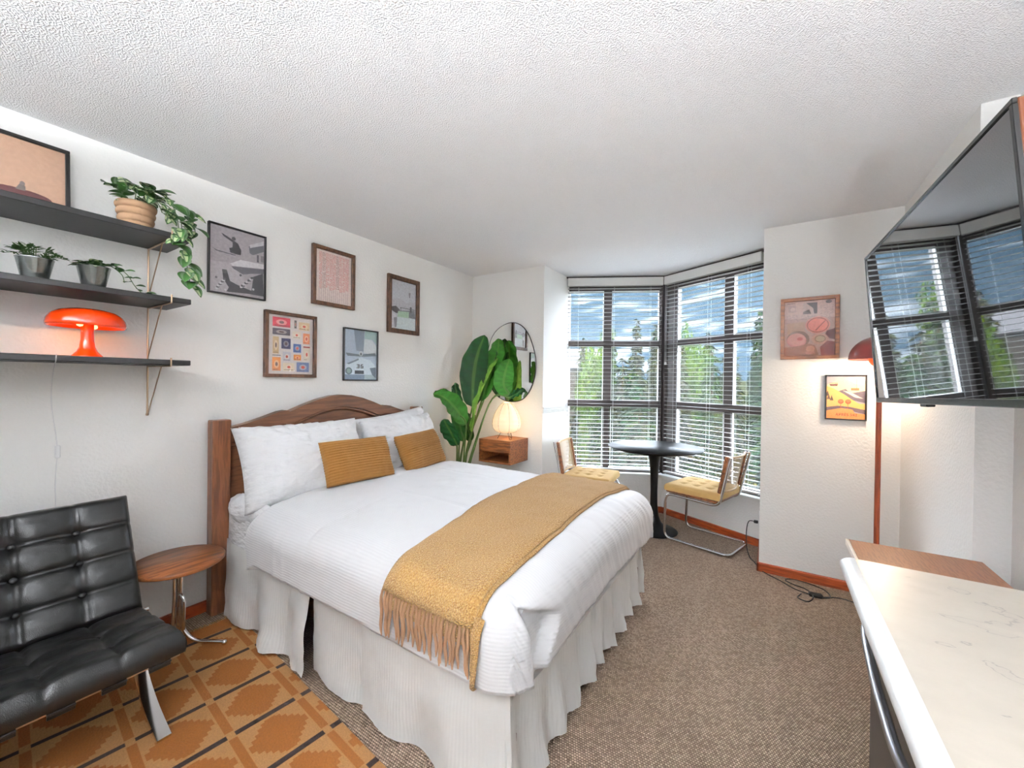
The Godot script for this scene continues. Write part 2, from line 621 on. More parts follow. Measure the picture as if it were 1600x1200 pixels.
func windows() -> void:
	# post at the nose of the bay, between the two frames
	var n1: Vector2 = bay_dir(1)[2]
	var n2: Vector2 = bay_dir(2)[2]
	var nose := P2(AU, AV)
	var ps := ST()
	plan(ps, [nose + P2(0, 0.035), nose - n1 * 0.125, P2(AU, AV + 0.143), nose - n2 * 0.125], 0.394, 2.425)
	struct("trim_6", ps, M.mullion)
	for w in [1, 2]:
		var l: float = bay_dir(w)[3]
		var o := Node3D.new()
		o.name = "window_%d" % w
		o.set_meta("kind", "structure")
		add_child(o)
		o.transform = window_frame_xf(w)
		var zc := -0.085
		var dz := 0.06
		var left := 0.03 if w == 1 else 0.12
		var right := 0.035 if w == 1 else 0.02
		var m0 := 0.395 if w == 1 else 0.612
		var m1 := 0.48 if w == 1 else 0.697
		var bars := [
			["jamb_bar", 0.0, left, 0.394, 2.425], ["jamb_bar", l - right, l, 0.394, 2.425],
			["bottom_rail", left, l - right, 0.394, 0.44], ["top_rail", left, l - right, 2.30, 2.425],
			["transom", left, l - right, 1.715, 1.77], ["transom", left, l - right, 1.078, 1.145],
			["mullion", m0, m1, 1.77, 2.30], ["mullion", m0, m1, 1.145, 1.715], ["mullion", m0 + 0.012, m1 - 0.014, 0.44, 1.078]]
		for b in bars:
			var s := ST()
			box(s, Vector3((b[1] + b[2]) / 2, (b[3] + b[4]) / 2, zc), Vector3(b[2] - b[1], b[4] - b[3], dz), 0.004)
			part(b[0], s, M.mullion, o)
		for r in [[0.44, 1.078], [1.145, 1.715], [1.77, 2.30]]:
			for c in [[left, m0], [m1, l - right]]:
				var s := ST()
				box(s, Vector3((c[0] + c[1]) / 2, (r[0] + r[1]) / 2, zc - 0.005), Vector3(c[1] - c[0] + 0.008, r[1] - r[0] + 0.008, 0.004))
				part("pane", s, M.glass, o)
				# pale sash bead round each pane
				s = ST()
				var t := 0.004
				for k in [[c[0] + t / 2, (r[0] + r[1]) / 2, t, r[1] - r[0]], [c[1] - t / 2, (r[0] + r[1]) / 2, t, r[1] - r[0]], [(c[0] + c[1]) / 2, r[0] + t / 2, c[1] - c[0] - 2 * t, t], [(c[0] + c[1]) / 2, r[1] - t / 2, c[1] - c[0] - 2 * t, t]]:
					box(s, Vector3(k[0], k[1], zc + 0.014), Vector3(k[2], k[3], 0.02))
				part("sash_bead", s, M.white_paint, o)
		# the blind on this side
		var near := "next to the mirror wall" if w == 1 else "next to the floor lamp wall"
		var bl := thing("venetian_blind", "white venetian blind with open slats on the glazing " + near, "blind", Vector3.ZERO, 0, "white blinds in the bay")
		bl.transform = window_frame_xf(w)
		var b0 := 0.012 if w == 1 else 0.02
		var b1 := l - 0.02 if w == 1 else l - 0.012
		var s1 := ST()
		box(s1, Vector3((b0 + b1) / 2, 2.377, 0.006), Vector3(b1 - b0, 0.082, 0.06), 0.003)
		part("valance", s1, M.valance, bl)
		# one slat, arched across its width
		var sl := ST()
		var hw := 0.021
		var arc := func(k: int) -> Vector2:
			var a := (k / 4.0 - 0.5) * 2.0
			return Vector2(a * hw, (1.0 - a * a) * 0.0018)
		sl.set_smooth_group(1)
		var half := (b1 - b0) / 2 - 0.004
		for k in 4:
			var p: Vector2 = arc.call(k)
			var q: Vector2 = arc.call(k + 1)
			var th := Vector3(0, 0.0015, 0)
			var a0 := Vector3(-half, p.y, p.x)
			var a1 := Vector3(half, p.y, p.x)
			var c0 := Vector3(-half, q.y, q.x)
			var c1 := Vector3(half, q.y, q.x)
			quad(sl, a0 + th, c0 + th, c1 + th, a1 + th)
			quad(sl, a0, a1, c1, c0)
			quad(sl, a0, c0, c0 + th, a0 + th)
			quad(sl, a1, a1 + th, c1 + th, c1)
			if k == 0:
				quad(sl, a0, a0 + th, a1 + th, a1)
			if k == 3:
				quad(sl, c0, c1, c1 + th, c0 + th)
		var slat_mesh := solid(sl)
		var y := 2.312
		while y > 0.45:
			var o2 := place("slat", slat_mesh, M.slat, bl)
			o2.position = Vector3((b0 + b1) / 2, y, -0.008)
			o2.rotation.x = deg_to_rad(-1.5)
			y -= 0.0415
		s1 = ST()
		box(s1, Vector3((b0 + b1) / 2, 0.43, -0.008), Vector3(b1 - b0 - 0.008, 0.018, 0.046), 0.004)
		part("bottom_rail", s1, M.slat, bl)
		for f in [0.12, 0.5, 0.88]:
			s1 = ST()
			var cx: float = lerpf(b0, b1, f)
			for dz2 in [-0.033, 0.017]:
				tube(s1, [Vector3(cx, 2.335, dz2), Vector3(cx, 0.44, dz2)], 0.0009, 5)
			part("ladder_cord", s1, M.cord, bl)
		if w == 1:
			s1 = ST()
			tube(s1, [Vector3(b1 - 0.02, 2.33, 0.03), Vector3(b1 - 0.022, 1.3, 0.032), Vector3(b1 - 0.02, 0.55, 0.03)], 0.0025, 6)
			part("tilt_wand", s1, M.black_plastic, bl)
		else:
			for f in [0.02, 0.035]:
				s1 = ST()
				tube(s1, [Vector3(b0 + f, 2.33, 0.03), Vector3(b0 + f, 1.55, 0.03)], 0.0012, 5)
				lathe(s1, [Vector2(0, 0), Vector2(0.006, 0.002), Vector2(0.004, 0.03), Vector2(0, 0.032)], 8, Vector3(b0 + f, 1.52, 0.03))
				part("pull_cord", s1, M.cord, bl)

# ------------------------------------------------------------------ outside
func pixel_dir(px: float, py: float) -> Vector3:
	var b := Basis.from_euler(Vector3(deg_to_rad(-0.333), deg_to_rad(32.818), deg_to_rad(0.748)))
	return b * Vector3((px - 800.0) / 629.5, (600.0 - py) / 629.5, -1.0)

func seen_at(px: float, py: float, dist: float) -> Vector3:
	var d := pixel_dir(px, py)
	return Vector3(2.6946, 1.329, 0) + d * (dist / Vector2(d.x, d.z).length())

const GROUND := -6.5

func conifer_mesh(seed_: int, n: int, tint: Color, tint2: Color) -> ArrayMesh:
	# unit tree: height 1, sprays of needles on drooping whorls
	var r := RandomNumberGenerator.new()
	r.seed = seed_
	var s := ST()
	s.set_smooth_group(-1)
	for i in n:
		var h := 1.0 - sqrt(r.randf()) * 0.97
		var whorl := floorf(h * 26.0) / 26.0
		h = lerpf(h, whorl, 0.6)
		var rad := (1.0 - h) * 0.24 * (0.85 + 0.3 * sin(whorl * 91.0)) + 0.008
		var f := 0.35 + 0.65 * sqrt(r.randf())
		var a := r.randf() * TAU
		var out := Vector3(cos(a), 0, sin(a))
		var c := out * rad * f + Vector3(0, h - rad * f * 0.45, 0)
		var l := 0.018 + 0.02 * r.randf() + 0.018 * (1.0 - h)
		var dirv := (out + Vector3(r.randf_range(-0.5, 0.5), r.randf_range(-0.75, 0.1), r.randf_range(-0.5, 0.5))).normalized()
		var wide := dirv.cross(Vector3(r.randf_range(-0.6, 0.6), 1, r.randf_range(-0.6, 0.6))).normalized() * l * 0.38
		s.set_color(tint.lerp(tint2, r.randf()))
		s.add_vertex(c - wide)
		s.add_vertex(c + wide)
		s.add_vertex(c + dirv * l * 1.5)
		s.add_vertex(c - wide)
		s.add_vertex(c - dirv * l * 0.5)
		s.add_vertex(c + wide)
	return solid(s)

func leafy_mesh(seed_: int, n: int, tint: Color, tint2: Color, squat := 1.0) -> ArrayMesh:
	# unit crown: radius about 1, many leaf clusters
	var r := RandomNumberGenerator.new()
	r.seed = seed_
	var lumps := []
	for i in 16:
		var d := Vector3(r.randf_range(-1, 1), r.randf_range(-1, 1) * squat, r.randf_range(-1, 1)) * 0.62
		lumps.append([d, r.randf_range(0.28, 0.46)])
	var s := ST()
	s.set_smooth_group(-1)
	for i in n:
		var l: Array = lumps[i % 16]
		var d := Vector3(r.randfn(), r.randfn(), r.randfn()).normalized()
		var c: Vector3 = l[0] + d * l[1] * pow(r.randf(), 0.33)
		var a := Vector3(r.randfn(), r.randfn(), r.randfn()).normalized()
		var b := a.cross(d).normalized()
		a = (a + d * 0.3).normalized() * r.randf_range(0.03, 0.055)
		b *= 0.03
		s.set_color(tint.lerp(tint2, r.randf()))
		s.add_vertex(c - b)
		s.add_vertex(c + a)
		s.add_vertex(c + b)
		s.add_vertex(c - b)
		s.add_vertex(c + b)
		s.add_vertex(c - a)
	return solid(s)

func trunk_mesh() -> ArrayMesh:
	var s := ST()
	tube(s, [Vector3(0, -0.02, 0), Vector3(0.004, 0.3, 0), Vector3(0, 0.7, 0.004), Vector3(0, 0.97, 0)], [0.016, 0.012, 0.007, 0.002], 7)
	return solid(s)

func matte(m: StandardMaterial3D) -> StandardMaterial3D:
	m.specular_mode = BaseMaterial3D.SPECULAR_DISABLED
	return m

func outdoor(c: Color, rough: float) -> StandardMaterial3D:
	return matte(mat(c, rough))

func outside() -> void:
	var foliage := matte(mat(Color.WHITE, 0.8))
	foliage.vertex_color_use_as_albedo = true
	foliage.backlight_enabled = true
	foliage.backlight = Color(0.2, 0.25, 0.08)
	var bark := relief(tri_mat(matte(mat(Color(0.2, 0.15, 0.11), 0.95)), Vector3(4, 4, 4)), ntex(0.05, [], 91), 2.0)
	# sloping ground
	var grass := matte(mat(Color.WHITE, 0.95))
	grass.albedo_texture = ntex(0.02, [[0.1, Color(0.040, 0.050, 0.020)], [0.5, Color(0.060, 0.074, 0.025)], [0.75, Color(0.084, 0.082, 0.037)], [0.95, Color(0.089, 0.074, 0.050)]], 95)
	tri_mat(grass, Vector3(0.12, 0.12, 0.12), true)
	var s := ST()
	grid(s, 40, 30, func(x, y):
		var u := lerpf(-130, 110, x)
		var v := lerpf(3.0, 170, y)
		return V(u, GROUND + smoothstep(14.0, 170.0, v) * 9.0 + noise.get_noise_2d(u * 0.05, v * 0.05) * 0.5, v))
	var g := struct("ground", s, grass)
	g.set_meta("label", "green slope below the windows")
	# mountain behind the trees
	var mt := matte(mat(Color.WHITE, 0.95))
	mt.vertex_color_use_as_albedo = true
	var mn := FastNoiseLite.new()
	mn.seed = 12
	mn.frequency = 0.0016
	mn.fractal_octaves = 5
	var ridge := func(u: float, v: float) -> float:
		var d := clampf((v - 500.0) / 1500.0, 0.0, 1.0)
		return -20.0 + pow(d, 1.1) * 505.0 + mn.get_noise_2d(u, v) * 90.0 * d
	s = ST()
	s.set_smooth_group(0)
	var nx := 90
	var ny := 40
	var at := func(i: int, j: int) -> Vector3:
		var ang := deg_to_rad(lerpf(-88.0, 62.0, float(i) / nx))
		var d := lerpf(500.0, 2000.0, float(j) / ny)
		var u := 2.7 + sin(ang) * d
		return V(u, ridge.call(sin(ang) * d, d), cos(ang) * d)
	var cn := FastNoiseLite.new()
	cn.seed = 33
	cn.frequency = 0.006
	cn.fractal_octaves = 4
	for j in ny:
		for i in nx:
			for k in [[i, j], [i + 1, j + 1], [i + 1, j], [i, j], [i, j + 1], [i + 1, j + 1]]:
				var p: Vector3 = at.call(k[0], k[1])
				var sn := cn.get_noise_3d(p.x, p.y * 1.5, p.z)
				var c := Color(0.0053, 0.0087, 0.0127).lerp(Color(0.0077, 0.0115, 0.0149), 0.5 + 0.5 * sin(sn * 9.0))  # the blue of distance haze is painted into the slope colour
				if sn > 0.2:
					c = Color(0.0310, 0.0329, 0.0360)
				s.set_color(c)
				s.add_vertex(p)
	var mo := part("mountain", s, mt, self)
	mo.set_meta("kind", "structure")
	mo.set_meta("label", "mountainside with blue haze painted into its colour and snow patches, beyond the trees")
	# trees
	var con := [
		conifer_mesh(1, 9500, Color(0.0014, 0.0038, 0.0014), Color(0.0052, 0.0100, 0.0031)),
		conifer_mesh(2, 9500, Color(0.0021, 0.0045, 0.0017), Color(0.0078, 0.0130, 0.0035)),
		conifer_mesh(3, 9500, Color(0.0031, 0.0042, 0.0017), Color(0.0113, 0.0122, 0.0048))]
	var dec := [
		leafy_mesh(11, 9500, Color(0.0069, 0.0148, 0.0021), Color(0.0208, 0.0347, 0.0035)),
		leafy_mesh(12, 9500, Color(0.0043, 0.0087, 0.0021), Color(0.0122, 0.0208, 0.0035)),
		leafy_mesh(13, 6500, Color(0.0174, 0.0156, 0.0043), Color(0.0260, 0.0295, 0.0052))]
	var trunk := trunk_mesh()
	var r := RandomNumberGenerator.new()
	r.seed = 5
	var ground_y := func(v: float) -> float: return GROUND + smoothstep(14.0, 170.0, v) * 9.0
	var kinds := ["dark green spruce", "mid green fir", "brownish green fir"]
	var where := ["in the row closest below the windows", "in the second row below the windows", "in the middle of the grove", "towards the back of the grove", "in the last row before the mountain"]
	# rows of a planted grove: distance, angle step, height of the top at eye level or above (tangent)
	var rows := [[11.0, 17.0, -0.07], [13.4, 14.5, -0.02], [16.0, 12.4, 0.04], [18.8, 10.8, 0.09], [22.0, 9.3, 0.115], [25.5, 8.2, 0.135], [29.5, 7.2, 0.14], [34.0, 6.2, 0.135]]
	for ri in rows.size():
		var q: Array = rows[ri]
		var a0: float = -66.0 + (q[1] * 0.5 if ri % 2 else 0.0)
		while a0 < 16.0:
			var ang: float = deg_to_rad(a0 + r.randf_range(-0.03, 0.03) * q[1])
			a0 += q[1]
			var d: float = q[0] + r.randf_range(-0.15, 0.15)
			var v := cos(ang) * d
			var u := 2.7 + sin(ang) * d
			var gy: float = ground_y.call(v)
			var deg := rad_to_deg(ang)
			var lift: float = q[2] + r.randf_range(-0.03, 0.03)
			if deg > -32.5 and deg < -23.0:
				lift = minf(lift, 0.02)
			var top := 1.33 + d * lift
			var h := top - gy
			# the lime green broadleaf trees stand among the conifers
			var lime := (d > 15.0 and d < 24.0 and absf(deg + 27.0) < 5.0) or (d > 24.0 and d < 31.0 and (absf(deg + 9.0) < 3.5 or absf(deg + 19.0) < 3.0)) or (d > 17.0 and d < 24.0 and absf(deg + 47.0) < 5.0) or (d > 24.0 and deg < -38.0)
			var wi := 0 if d < 12.3 else 1 if d < 17.5 else 2 if d < 23.5 else 3 if d < 31.5 else 4
			if d > 31.5 and deg < -16.0 and deg > -50.0:
				continue
			if lime:
				var k := 0 if d > 18.0 else 2
				var rad := 1.4
				var names := ["lime green broadleaf tree ", "lime green broadleaf tree ", "yellow-green broadleaf tree with pinkish tips "]
				var t := thing("broadleaf_tree", names[k] + where[wi], "tree", V(u, gy, v), r.randf() * TAU, "broadleaf trees outside")
				var cr := place("crown", dec[k], foliage, t)
				var tall := (top - gy) * 0.42
				cr.scale = Vector3(rad, tall, rad)
				cr.position.y = top - gy - tall
				var tk := place("trunk", trunk, bark, t)
				tk.scale = Vector3.ONE * (top - gy - tall)
			else:
				var k := r.randi() % 3
				var t := thing("conifer", kinds[k] + " " + where[wi], "tree", V(u, gy, v), r.randf() * TAU, "conifers outside the windows")
				var fo := place("foliage", con[k], foliage, t)
				var w := 1.4 / 0.24
				fo.scale = Vector3(w, h, w)
				var tk := place("trunk", trunk, bark, t)
				tk.scale = Vector3(h, h * 0.98, h)
	# chalet with a pale metal roof
	var hp := seen_at(872, 577, 42.0)
	var ch := thing("chalet", "chalet with a pale grey pitched roof beyond the shrubs", "house", Vector3(hp.x, ground_y.call(-hp.z), hp.z), deg_to_rad(25))
	var eave: float = hp.y - ch.position.y
	s = ST()
	box(s, Vector3(0, eave / 2, 0), Vector3(9, eave, 7))
	prism(s, PackedVector2Array([Vector2(-3.5, 0), Vector2(3.5, 0), Vector2(0, 1.9)]), 9.0, Transform3D(Basis(Vector3(0, 0, -1), Vector3.UP, Vector3(1, 0, 0)), Vector3(-4.5, eave, 0)))
	part("wall", s, outdoor(Color(0.1105, 0.1020, 0.0935), 0.8), ch)
	for k in [-1, 1]:
		s = ST()
		var slope := atan2(1.9, 3.5)
		box(s, Vector3(0, eave + 0.95 + 0.06, k * 1.85), Vector3(10, 0.12, 4.4), 0.02, Basis(Vector3.RIGHT, k * slope))
		part("roof", s, outdoor(Color(0.1870, 0.1870, 0.1955), 0.5), ch)
	for k in 3:
		s = ST()
		box(s, Vector3(-2.8 + 2.8 * k, eave - 1.2, 3.52), Vector3(1.1, 1.2, 0.08), 0.02)
		part("window", s, mat(Color(0.1, 0.11, 0.13), 0.1), ch)

# ------------------------------------------------------------------ bed
const BN := 1.09    # where the top starts to round off: near side, far side, foot
const BF := 2.47
const BX := 1.975
const BR := 0.13
const DROP := 0.335

func bed_top(a: float, b: float) -> float:
	var m := clampf((b - (BN + BF) / 2) / ((BF - BN) / 2), -1, 1)
	var y := 0.668 + 0.042 * (1.0 - m * m) + 0.012 * smoothstep(1.9, 1.0, a)
	y += 0.008 * noise.get_noise_2d(a * 2.2, b * 2.0) + 0.004 * noise.get_noise_2d(a * 9.0, b * 3.0 + 7.0)
	# pressed fold lines
	for k in [1.02, 1.48]:
		y -= 0.004 * exp(-pow((a - k - 0.03 * sin(b * 3.0)) / 0.012, 2.0))
	for k in [1.55, 2.1]:
		y -= 0.003 * exp(-pow((b - k) / 0.012, 2.0))
	return y

func drape(a: float, b: float, off: float, fold := true) -> Vector3:
	var ea := maxf(0.0, a - BX)
	var eb := b - BN if b < BN else (b - BF if b > BF else 0.0)
	var e := maxf(ea, absf(eb))
	var ca := minf(a, BX)
	var cb := clampf(b, BN, BF)
	var y := bed_top(ca, cb)
	if e <= 0.0:
		return V(a, y + off, b)
	var d := Vector2(ea, eb).normalized()
	var phi := minf(e / BR, PI / 2)
	var out := BR * sin(phi)
	var dn := BR * (1.0 - cos(phi)) + maxf(0.0, e - BR * PI / 2)
	if e > DROP:
		# the hem rolls under
		dn = BR + (DROP - BR * PI / 2) + (e - DROP) * 0.25
		out -= (e - DROP) * 0.9
	if fold and e > 0.03:
		var w := 0.0
		if ea > absf(eb):
			# long slanting creases on the foot panel, stronger to the far end
			var k := smoothstep(0.03, 0.2, e)
			var far := smoothstep(1.5, 2.5, b)
			w += k * (0.005 + 0.012 * far) * noise.get_noise_2d((b * 9.0 - e * 6.0), e * 1.4)
			w += k * 0.006 * noise.get_noise_2d(b * 22.0 - e * 12.0, e * 2.0 + 4.0)
			# the corner is tucked: a wedge-shaped pocket opens next to the near corner
			var t := b - BN + 0.02
			var wd := clampf((e - 0.1) / 0.1, 0.0, 1.0) * 0.17 * (1.0 - 0.5 * smoothstep(0.22, 0.33, e))
			w -= 0.05 * smoothstep(0.0, 0.05, wd - t) * smoothstep(-0.03, 0.015, t + 0.02)
		else:
			w += 0.006 * smoothstep(0.05, 0.25, e) * noise.get_noise_2d(a * 3.0, e * 3.0 + 11.0)
			w += 0.004 * exp(-pow((a - 0.86) / 0.01, 2.0)) + 0.004 * exp(-pow((a - 0.79) / 0.01, 2.0))
		out += w
	return V(ca + d.x * (out + off * sin(phi)), y - dn + off * cos(phi), cb + d.y * (out + off * sin(phi)))

func pillow_mesh(w: float, h: float, t: float, seed_: float, wrinkle := 0.012, rib := 0.0, horn := 0.08) -> ArrayMesh:
	var s := ST()
	var n := 44
	for side in [1, -1]:
		var f := func(x: float, y: float) -> Vector3:
			var a := x * 2 - 1
			var b := y * 2 - 1
			var px: float = a * w / 2 * (1.0 - horn * (1.0 - b * b))
			var py: float = b * h / 2 * (1.0 - horn * (1.0 - a * a))
			var th := pow(maxf(0.0, 1.0 - pow(absf(a), 2.8)), 0.48) * pow(maxf(0.0, 1.0 - pow(absf(b), 2.8)), 0.48)
			var edge := clampf(th * 4.0, 0.0, 1.0)
			var z: float = t / 2 * th
			var q := noise.get_noise_3d(px * 5.0 + seed_, py * 5.0, seed_ + side * 3.0)
			var q2 := noise.get_noise_3d(px * 16.0 + seed_ * 2.0, py * 6.0, seed_)
			z += edge * wrinkle * (q * 1.3 + q2 * 0.7)
			# creases running in from the corners
			if rib == 0.0:
				var an := atan2(absf(b) * h, absf(a) * w)
				var rr := Vector2(a, b).length()
				z += 0.006 * smoothstep(0.45, 1.0, rr) * edge * sin(an * 26.0 + seed_ + 3.0 * q)
			if rib > 0.0:
				z += edge * rib * (0.5 + 0.5 * cos(b * 17.0 * PI))
			return Vector3(px, py, side * z)
		var nn := 96 if rib > 0.0 else n
		grid(s, n, nn, f, side < 0)
	return solid(s)

func bed() -> void:
	var cv := 1.775
	# ---- headboard and frame
	var t := thing("bed", "dark walnut bed with an arched panelled headboard and square posts", "bed", V(0.1, 0, cv))
	var L := func(u: float, y: float, v: float) -> Vector3: return V(u - 0.1, y, v - cv)
	for k in [[0.975, 1.067, 1.092], [2.475, 2.567, 1.1]]:
		var s := ST()
		box(s, L.call(0.07, k[2] / 2, (k[0] + k[1]) / 2), Vector3(0.07, k[2], k[1] - k[0]), 0.005)
		part("post", s, M.headpost, t)
	# top line of the headboard from the post to the middle, mirrored
	var prof := [[1.067, 1.045], [1.15, 1.062], [1.25, 1.092], [1.34, 1.122], [1.38, 1.128], [1.405, 1.12], [1.425, 1.128], [1.5, 1.158], [1.6, 1.192], [1.7, 1.214], [1.775, 1.22]]
	var top := []
	for p in prof:
		top.append(Vector2(p[0] - cv, p[1]))
	for i in range(prof.size() - 2, -1, -1):
		top.append(Vector2(cv - prof[i][0], prof[i][1]))
	var poly := PackedVector2Array()
	for p in top:
		poly.append(p)
	for i in range(top.size() - 1, -1, -1):
		poly.append(Vector2(top[i].x, top[i].y - 0.085))
	# the arched top rail; local x = -z (v), so sweep in the vx plane
	var side := Transform3D(Basis(Vector3(0, 0, -1), Vector3.UP, Vector3(1, 0, 0)), Vector3(-0.06, 0, 0))
	var s1 := ST()
	prism(s1, poly, 0.058, side)
	part("top_rail", s1, M.headboard, t)
	# the panel behind, down to the mattress
	poly = PackedVector2Array()
	for p in top:
		poly.append(Vector2(p.x, p.y - 0.075))
	poly.append(Vector2(top[-1].x, 0.3))
	poly.append(Vector2(top[0].x, 0.3))
	s1 = ST()
	prism(s1, poly, 0.028, side)
	part("panel", s1, M.headboard, t)
	# moulded bead along the underside of the rail
	var bead := []
	for p in top:
		bead.append(Vector3(-0.022, p.y - 0.098, -p.x))
	s1 = ST()
	tube(s1, curve(bead, 3), 0.013, 8)
	part("moulding", s1, M.headboard, t)
	for k in [-1, 1]:
		s1 = ST()
		box(s1, Vector3(0.0, 0.27, -k * 0.67) + Vector3(0.95, 0, 0), Vector3(1.9, 0.14, 0.025), 0.003)
		part("side_rail", s1, M.headboard, t)
	for k in [[1.94, -0.7], [1.94, 0.7]]:
		s1 = ST()
		box(s1, Vector3(k[0] - 0.05, 0.1, k[1]), Vector3(0.06, 0.2, 0.06), 0.004)
		part("leg", s1, M.headboard, t)
	# ---- mattress in a white fitted sheet
	var mt := thing("mattress", "white sheeted mattress showing at the pillow end of the bed", "mattress", V(0.1, 0.34, cv))
	s1 = ST()
	var sect := func(x: float, y: float) -> Vector3:
		# rounded loop round the section, swept from head to foot
		var a := -y * TAU
		var e := 0.26
		var hv := 0.735
		var hy := 0.15
		var pv := signf(cos(a)) * pow(absf(cos(a)), e) * hv
		var py := signf(sin(a)) * pow(absf(sin(a)), e) * hy
		var u := 0.02 + x * 1.93
		var sh := 1.0 - 0.02 * pow(absf(x * 2 - 1), 20.0)
		var wr := (1.0 - smoothstep(0.15, 0.3, x)) * 0.012 * noise.get_noise_3d(u * 6.0, py * 22.0, pv * 2.0)
		return Vector3(u, 0.15 + py * sh, -(pv * sh + signf(pv) * wr))
	grid(s1, 60, 64, sect)
	part("sheeted_body", s1, M.sheet, mt)
	# loose sheet bunched over the near corner
	s1 = ST()
	var bunch := func(x: float, y: float) -> Vector3:
		var u := 0.03 + 0.46 * x
		var a := y * PI * 0.95
		var rr := (0.07 + 0.015 * sin(x * 9.0)) * pow(sin(PI * (0.12 + 0.8 * x)), 0.6) + 0.012 * noise.get_noise_2d(x * 9.0, y * 3.0)
		return Vector3(u, 0.265 + cos(a) * rr * 0.75 + 0.03 * (1.0 - x) - y * 0.05, -(-0.69 - sin(a) * rr * (0.75 + 0.3 * (1.0 - x))))
	grid(s1, 24, 16, bunch, true)
	part("loose_sheet", s1, M.sheet, mt)
	# ---- bed skirt: panels with soft pleats
	var sk := thing("bed_skirt", "white gathered bed skirt hanging to the carpet round the bed", "bed skirt", V(0.1, 0, cv))
	var panel := func(p0: Vector2, p1: Vector2, pleats: float, amp: float, flare: float, seed_: float, hem: float) -> void:
		var st := ST()
		var along := (p1 - p0)
		var nrm := Vector2(along.y, -along.x).normalized()
		var f := func(x: float, y: float) -> Vector3:
			var dn := 1.0 - y
			var ph := x * pleats * TAU
			var w := amp * dn * (sin(ph + 0.6 * sin(ph * 0.5 + seed_)) + 1.1 * noise.get_noise_2d(x * pleats * 1.3 + seed_, dn * 1.2))
			var o := p0 + along * x + nrm * (flare * dn + w)
			return V(o.x - 0.1, lerpf(hem + 0.008 * sin(ph + 1.0), 0.42, y), o.y - cv)
		grid(st, int(16 + pleats * 20), 14, f)
		part("panel", st, M.skirt, sk)
	panel.call(P2(0.07, 1.05), P2(0.22, 1.045), 1.2, 0.012, 0.0, 1.0, 0.05)
	panel.call(P2(0.2, 1.03), P2(1.0, 1.015), 2.3, 0.03, 0.02, 2.0, 0.03)
	panel.call(P2(0.98, 1.04), P2(1.38, 1.03), 0.9, 0.018, 0.0, 3.0, 0.02)
	panel.call(P2(1.35, 1.02), P2(2.05, 1.01), 1.7, 0.018, 0.0, 4.0, 0.015)
	panel.call(P2(2.02, 1.02), P2(2.025, 1.52), 3.2, 0.024, 0.02, 5.5, 0.02)
	panel.call(P2(2.015, 1.5), P2(2.015, 2.1), 4.3, 0.026, 0.02, 6.5, 0.025)
	panel.call(P2(2.01, 2.08), P2(2.01, 2.55), 3.2, 0.03, 0.02, 7.5, 0.025)
	panel.call(P2(2.03, 2.53), P2(0.1, 2.53), 9.0, 0.02, 0.01, 8.5, 0.025)
	# ---- duvet
	var dv := thing("duvet", "white puffy duvet with fine woven ribs spread over the bed", "duvet", V(1.3, 0.35, cv))
	s1 = ST()
	var full := DROP + 0.05
	var df := func(x: float, y: float) -> Vector3:
		var a := lerpf(0.46, BX + full, x)
		var b := lerpf(BN - full, BF + full, y)
		# the head edge is turned back in a soft curve
		var bow := 0.1 * smoothstep(1.4, 0.75, b)
		a += (1.0 - x) * (bow - 0.02 + 0.02 * noise.get_noise_1d(b * 4.0))
		var p := drape(a, b, 0.0)
		if x < 0.035:
			p.y -= (0.035 - x) / 0.035 * 0.035
		return p - V(1.3, 0.35, cv)
	grid(s1, 150, 170, df)
	part("cover", s1, M.linen, dv)
	# ---- pillows
	var pm := pillow_mesh(0.73, 0.48, 0.26, 1.0, 0.022, 0.0, 0.06)
	var pm2 := pillow_mesh(0.72, 0.47, 0.23, 5.0, 0.022, 0.0, 0.06)
	var stand := func(lean: float, twist: float, roll: float) -> Basis:
		# width along v, height up and leaning back, face towards +u
		var b := Basis(Vector3(0, 0, -1), Vector3(0, 1, 0), Vector3(1, 0, 0))
		return Basis(Vector3.UP, deg_to_rad(twist)) * Basis(Vector3(0, 0, 1), deg_to_rad(lean)) * b * Basis(Vector3(0, 0, 1), deg_to_rad(roll))
	var pil := [
		["white_pillow", "plump white pillow at the bed's armchair side, in front", 0.355, 0.842, 1.37, 24.0, -6.0, 1.0, pm],
		["white_pillow", "white pillow against the headboard at the bed's armchair side, behind another", 0.235, 0.815, 1.42, 14.0, 2.0, -2.0, pm2],
		["white_pillow", "white pillow behind the corduroy cushion next to the plant", 0.355, 0.83, 2.14, 22.0, 4.0, 2.0, pm2],
		["white_pillow", "white pillow against the headboard next to the plant, its corner raised", 0.25, 0.845, 2.14, 13.0, 3.0, 5.0, pm]]
	for q in pil:
		var o := thing(q[0], q[1], "pillow", V(q[2], q[3], q[4]), 0, "white pillows on the bed")
		var c := place("pillowcase", q[8], M.sheet, o)
		c.basis = stand.call(q[5], q[6], q[7])
	var cm := pillow_mesh(0.44, 0.27, 0.13, 9.0, 0.006, 0.007, 0.03)
	var cu := [
		["brown corduroy cushion propped in the middle of the bed", 0.575, 0.838, 1.565, 26.0, -8.0, 0.0],
		["brown corduroy cushion propped at the bed's plant side", 0.55, 0.825, 2.115, 26.0, 6.0, 2.0]]
	for q in cu:
		var o := thing("corduroy_cushion", q[0], "cushion", V(q[1], q[2], q[3]), 0, "corduroy cushions on the bed")
		var c := place("cover", cm, M.corduroy, o)
		c.basis = stand.call(q[4], q[5], q[6])
	# ---- throw
	var th := thing("throw_blanket", "mustard wool throw with a fringe laid across the foot of the bed", "blanket", V(1.75, 0.68, cv))
	var org := V(1.75, 0.68, cv)
	var edge0 := func(b: float) -> float: return lerpf(1.545, 1.405, smoothstep(0.95, 2.6, b)) + 0.01 * sin(b * 7.0)
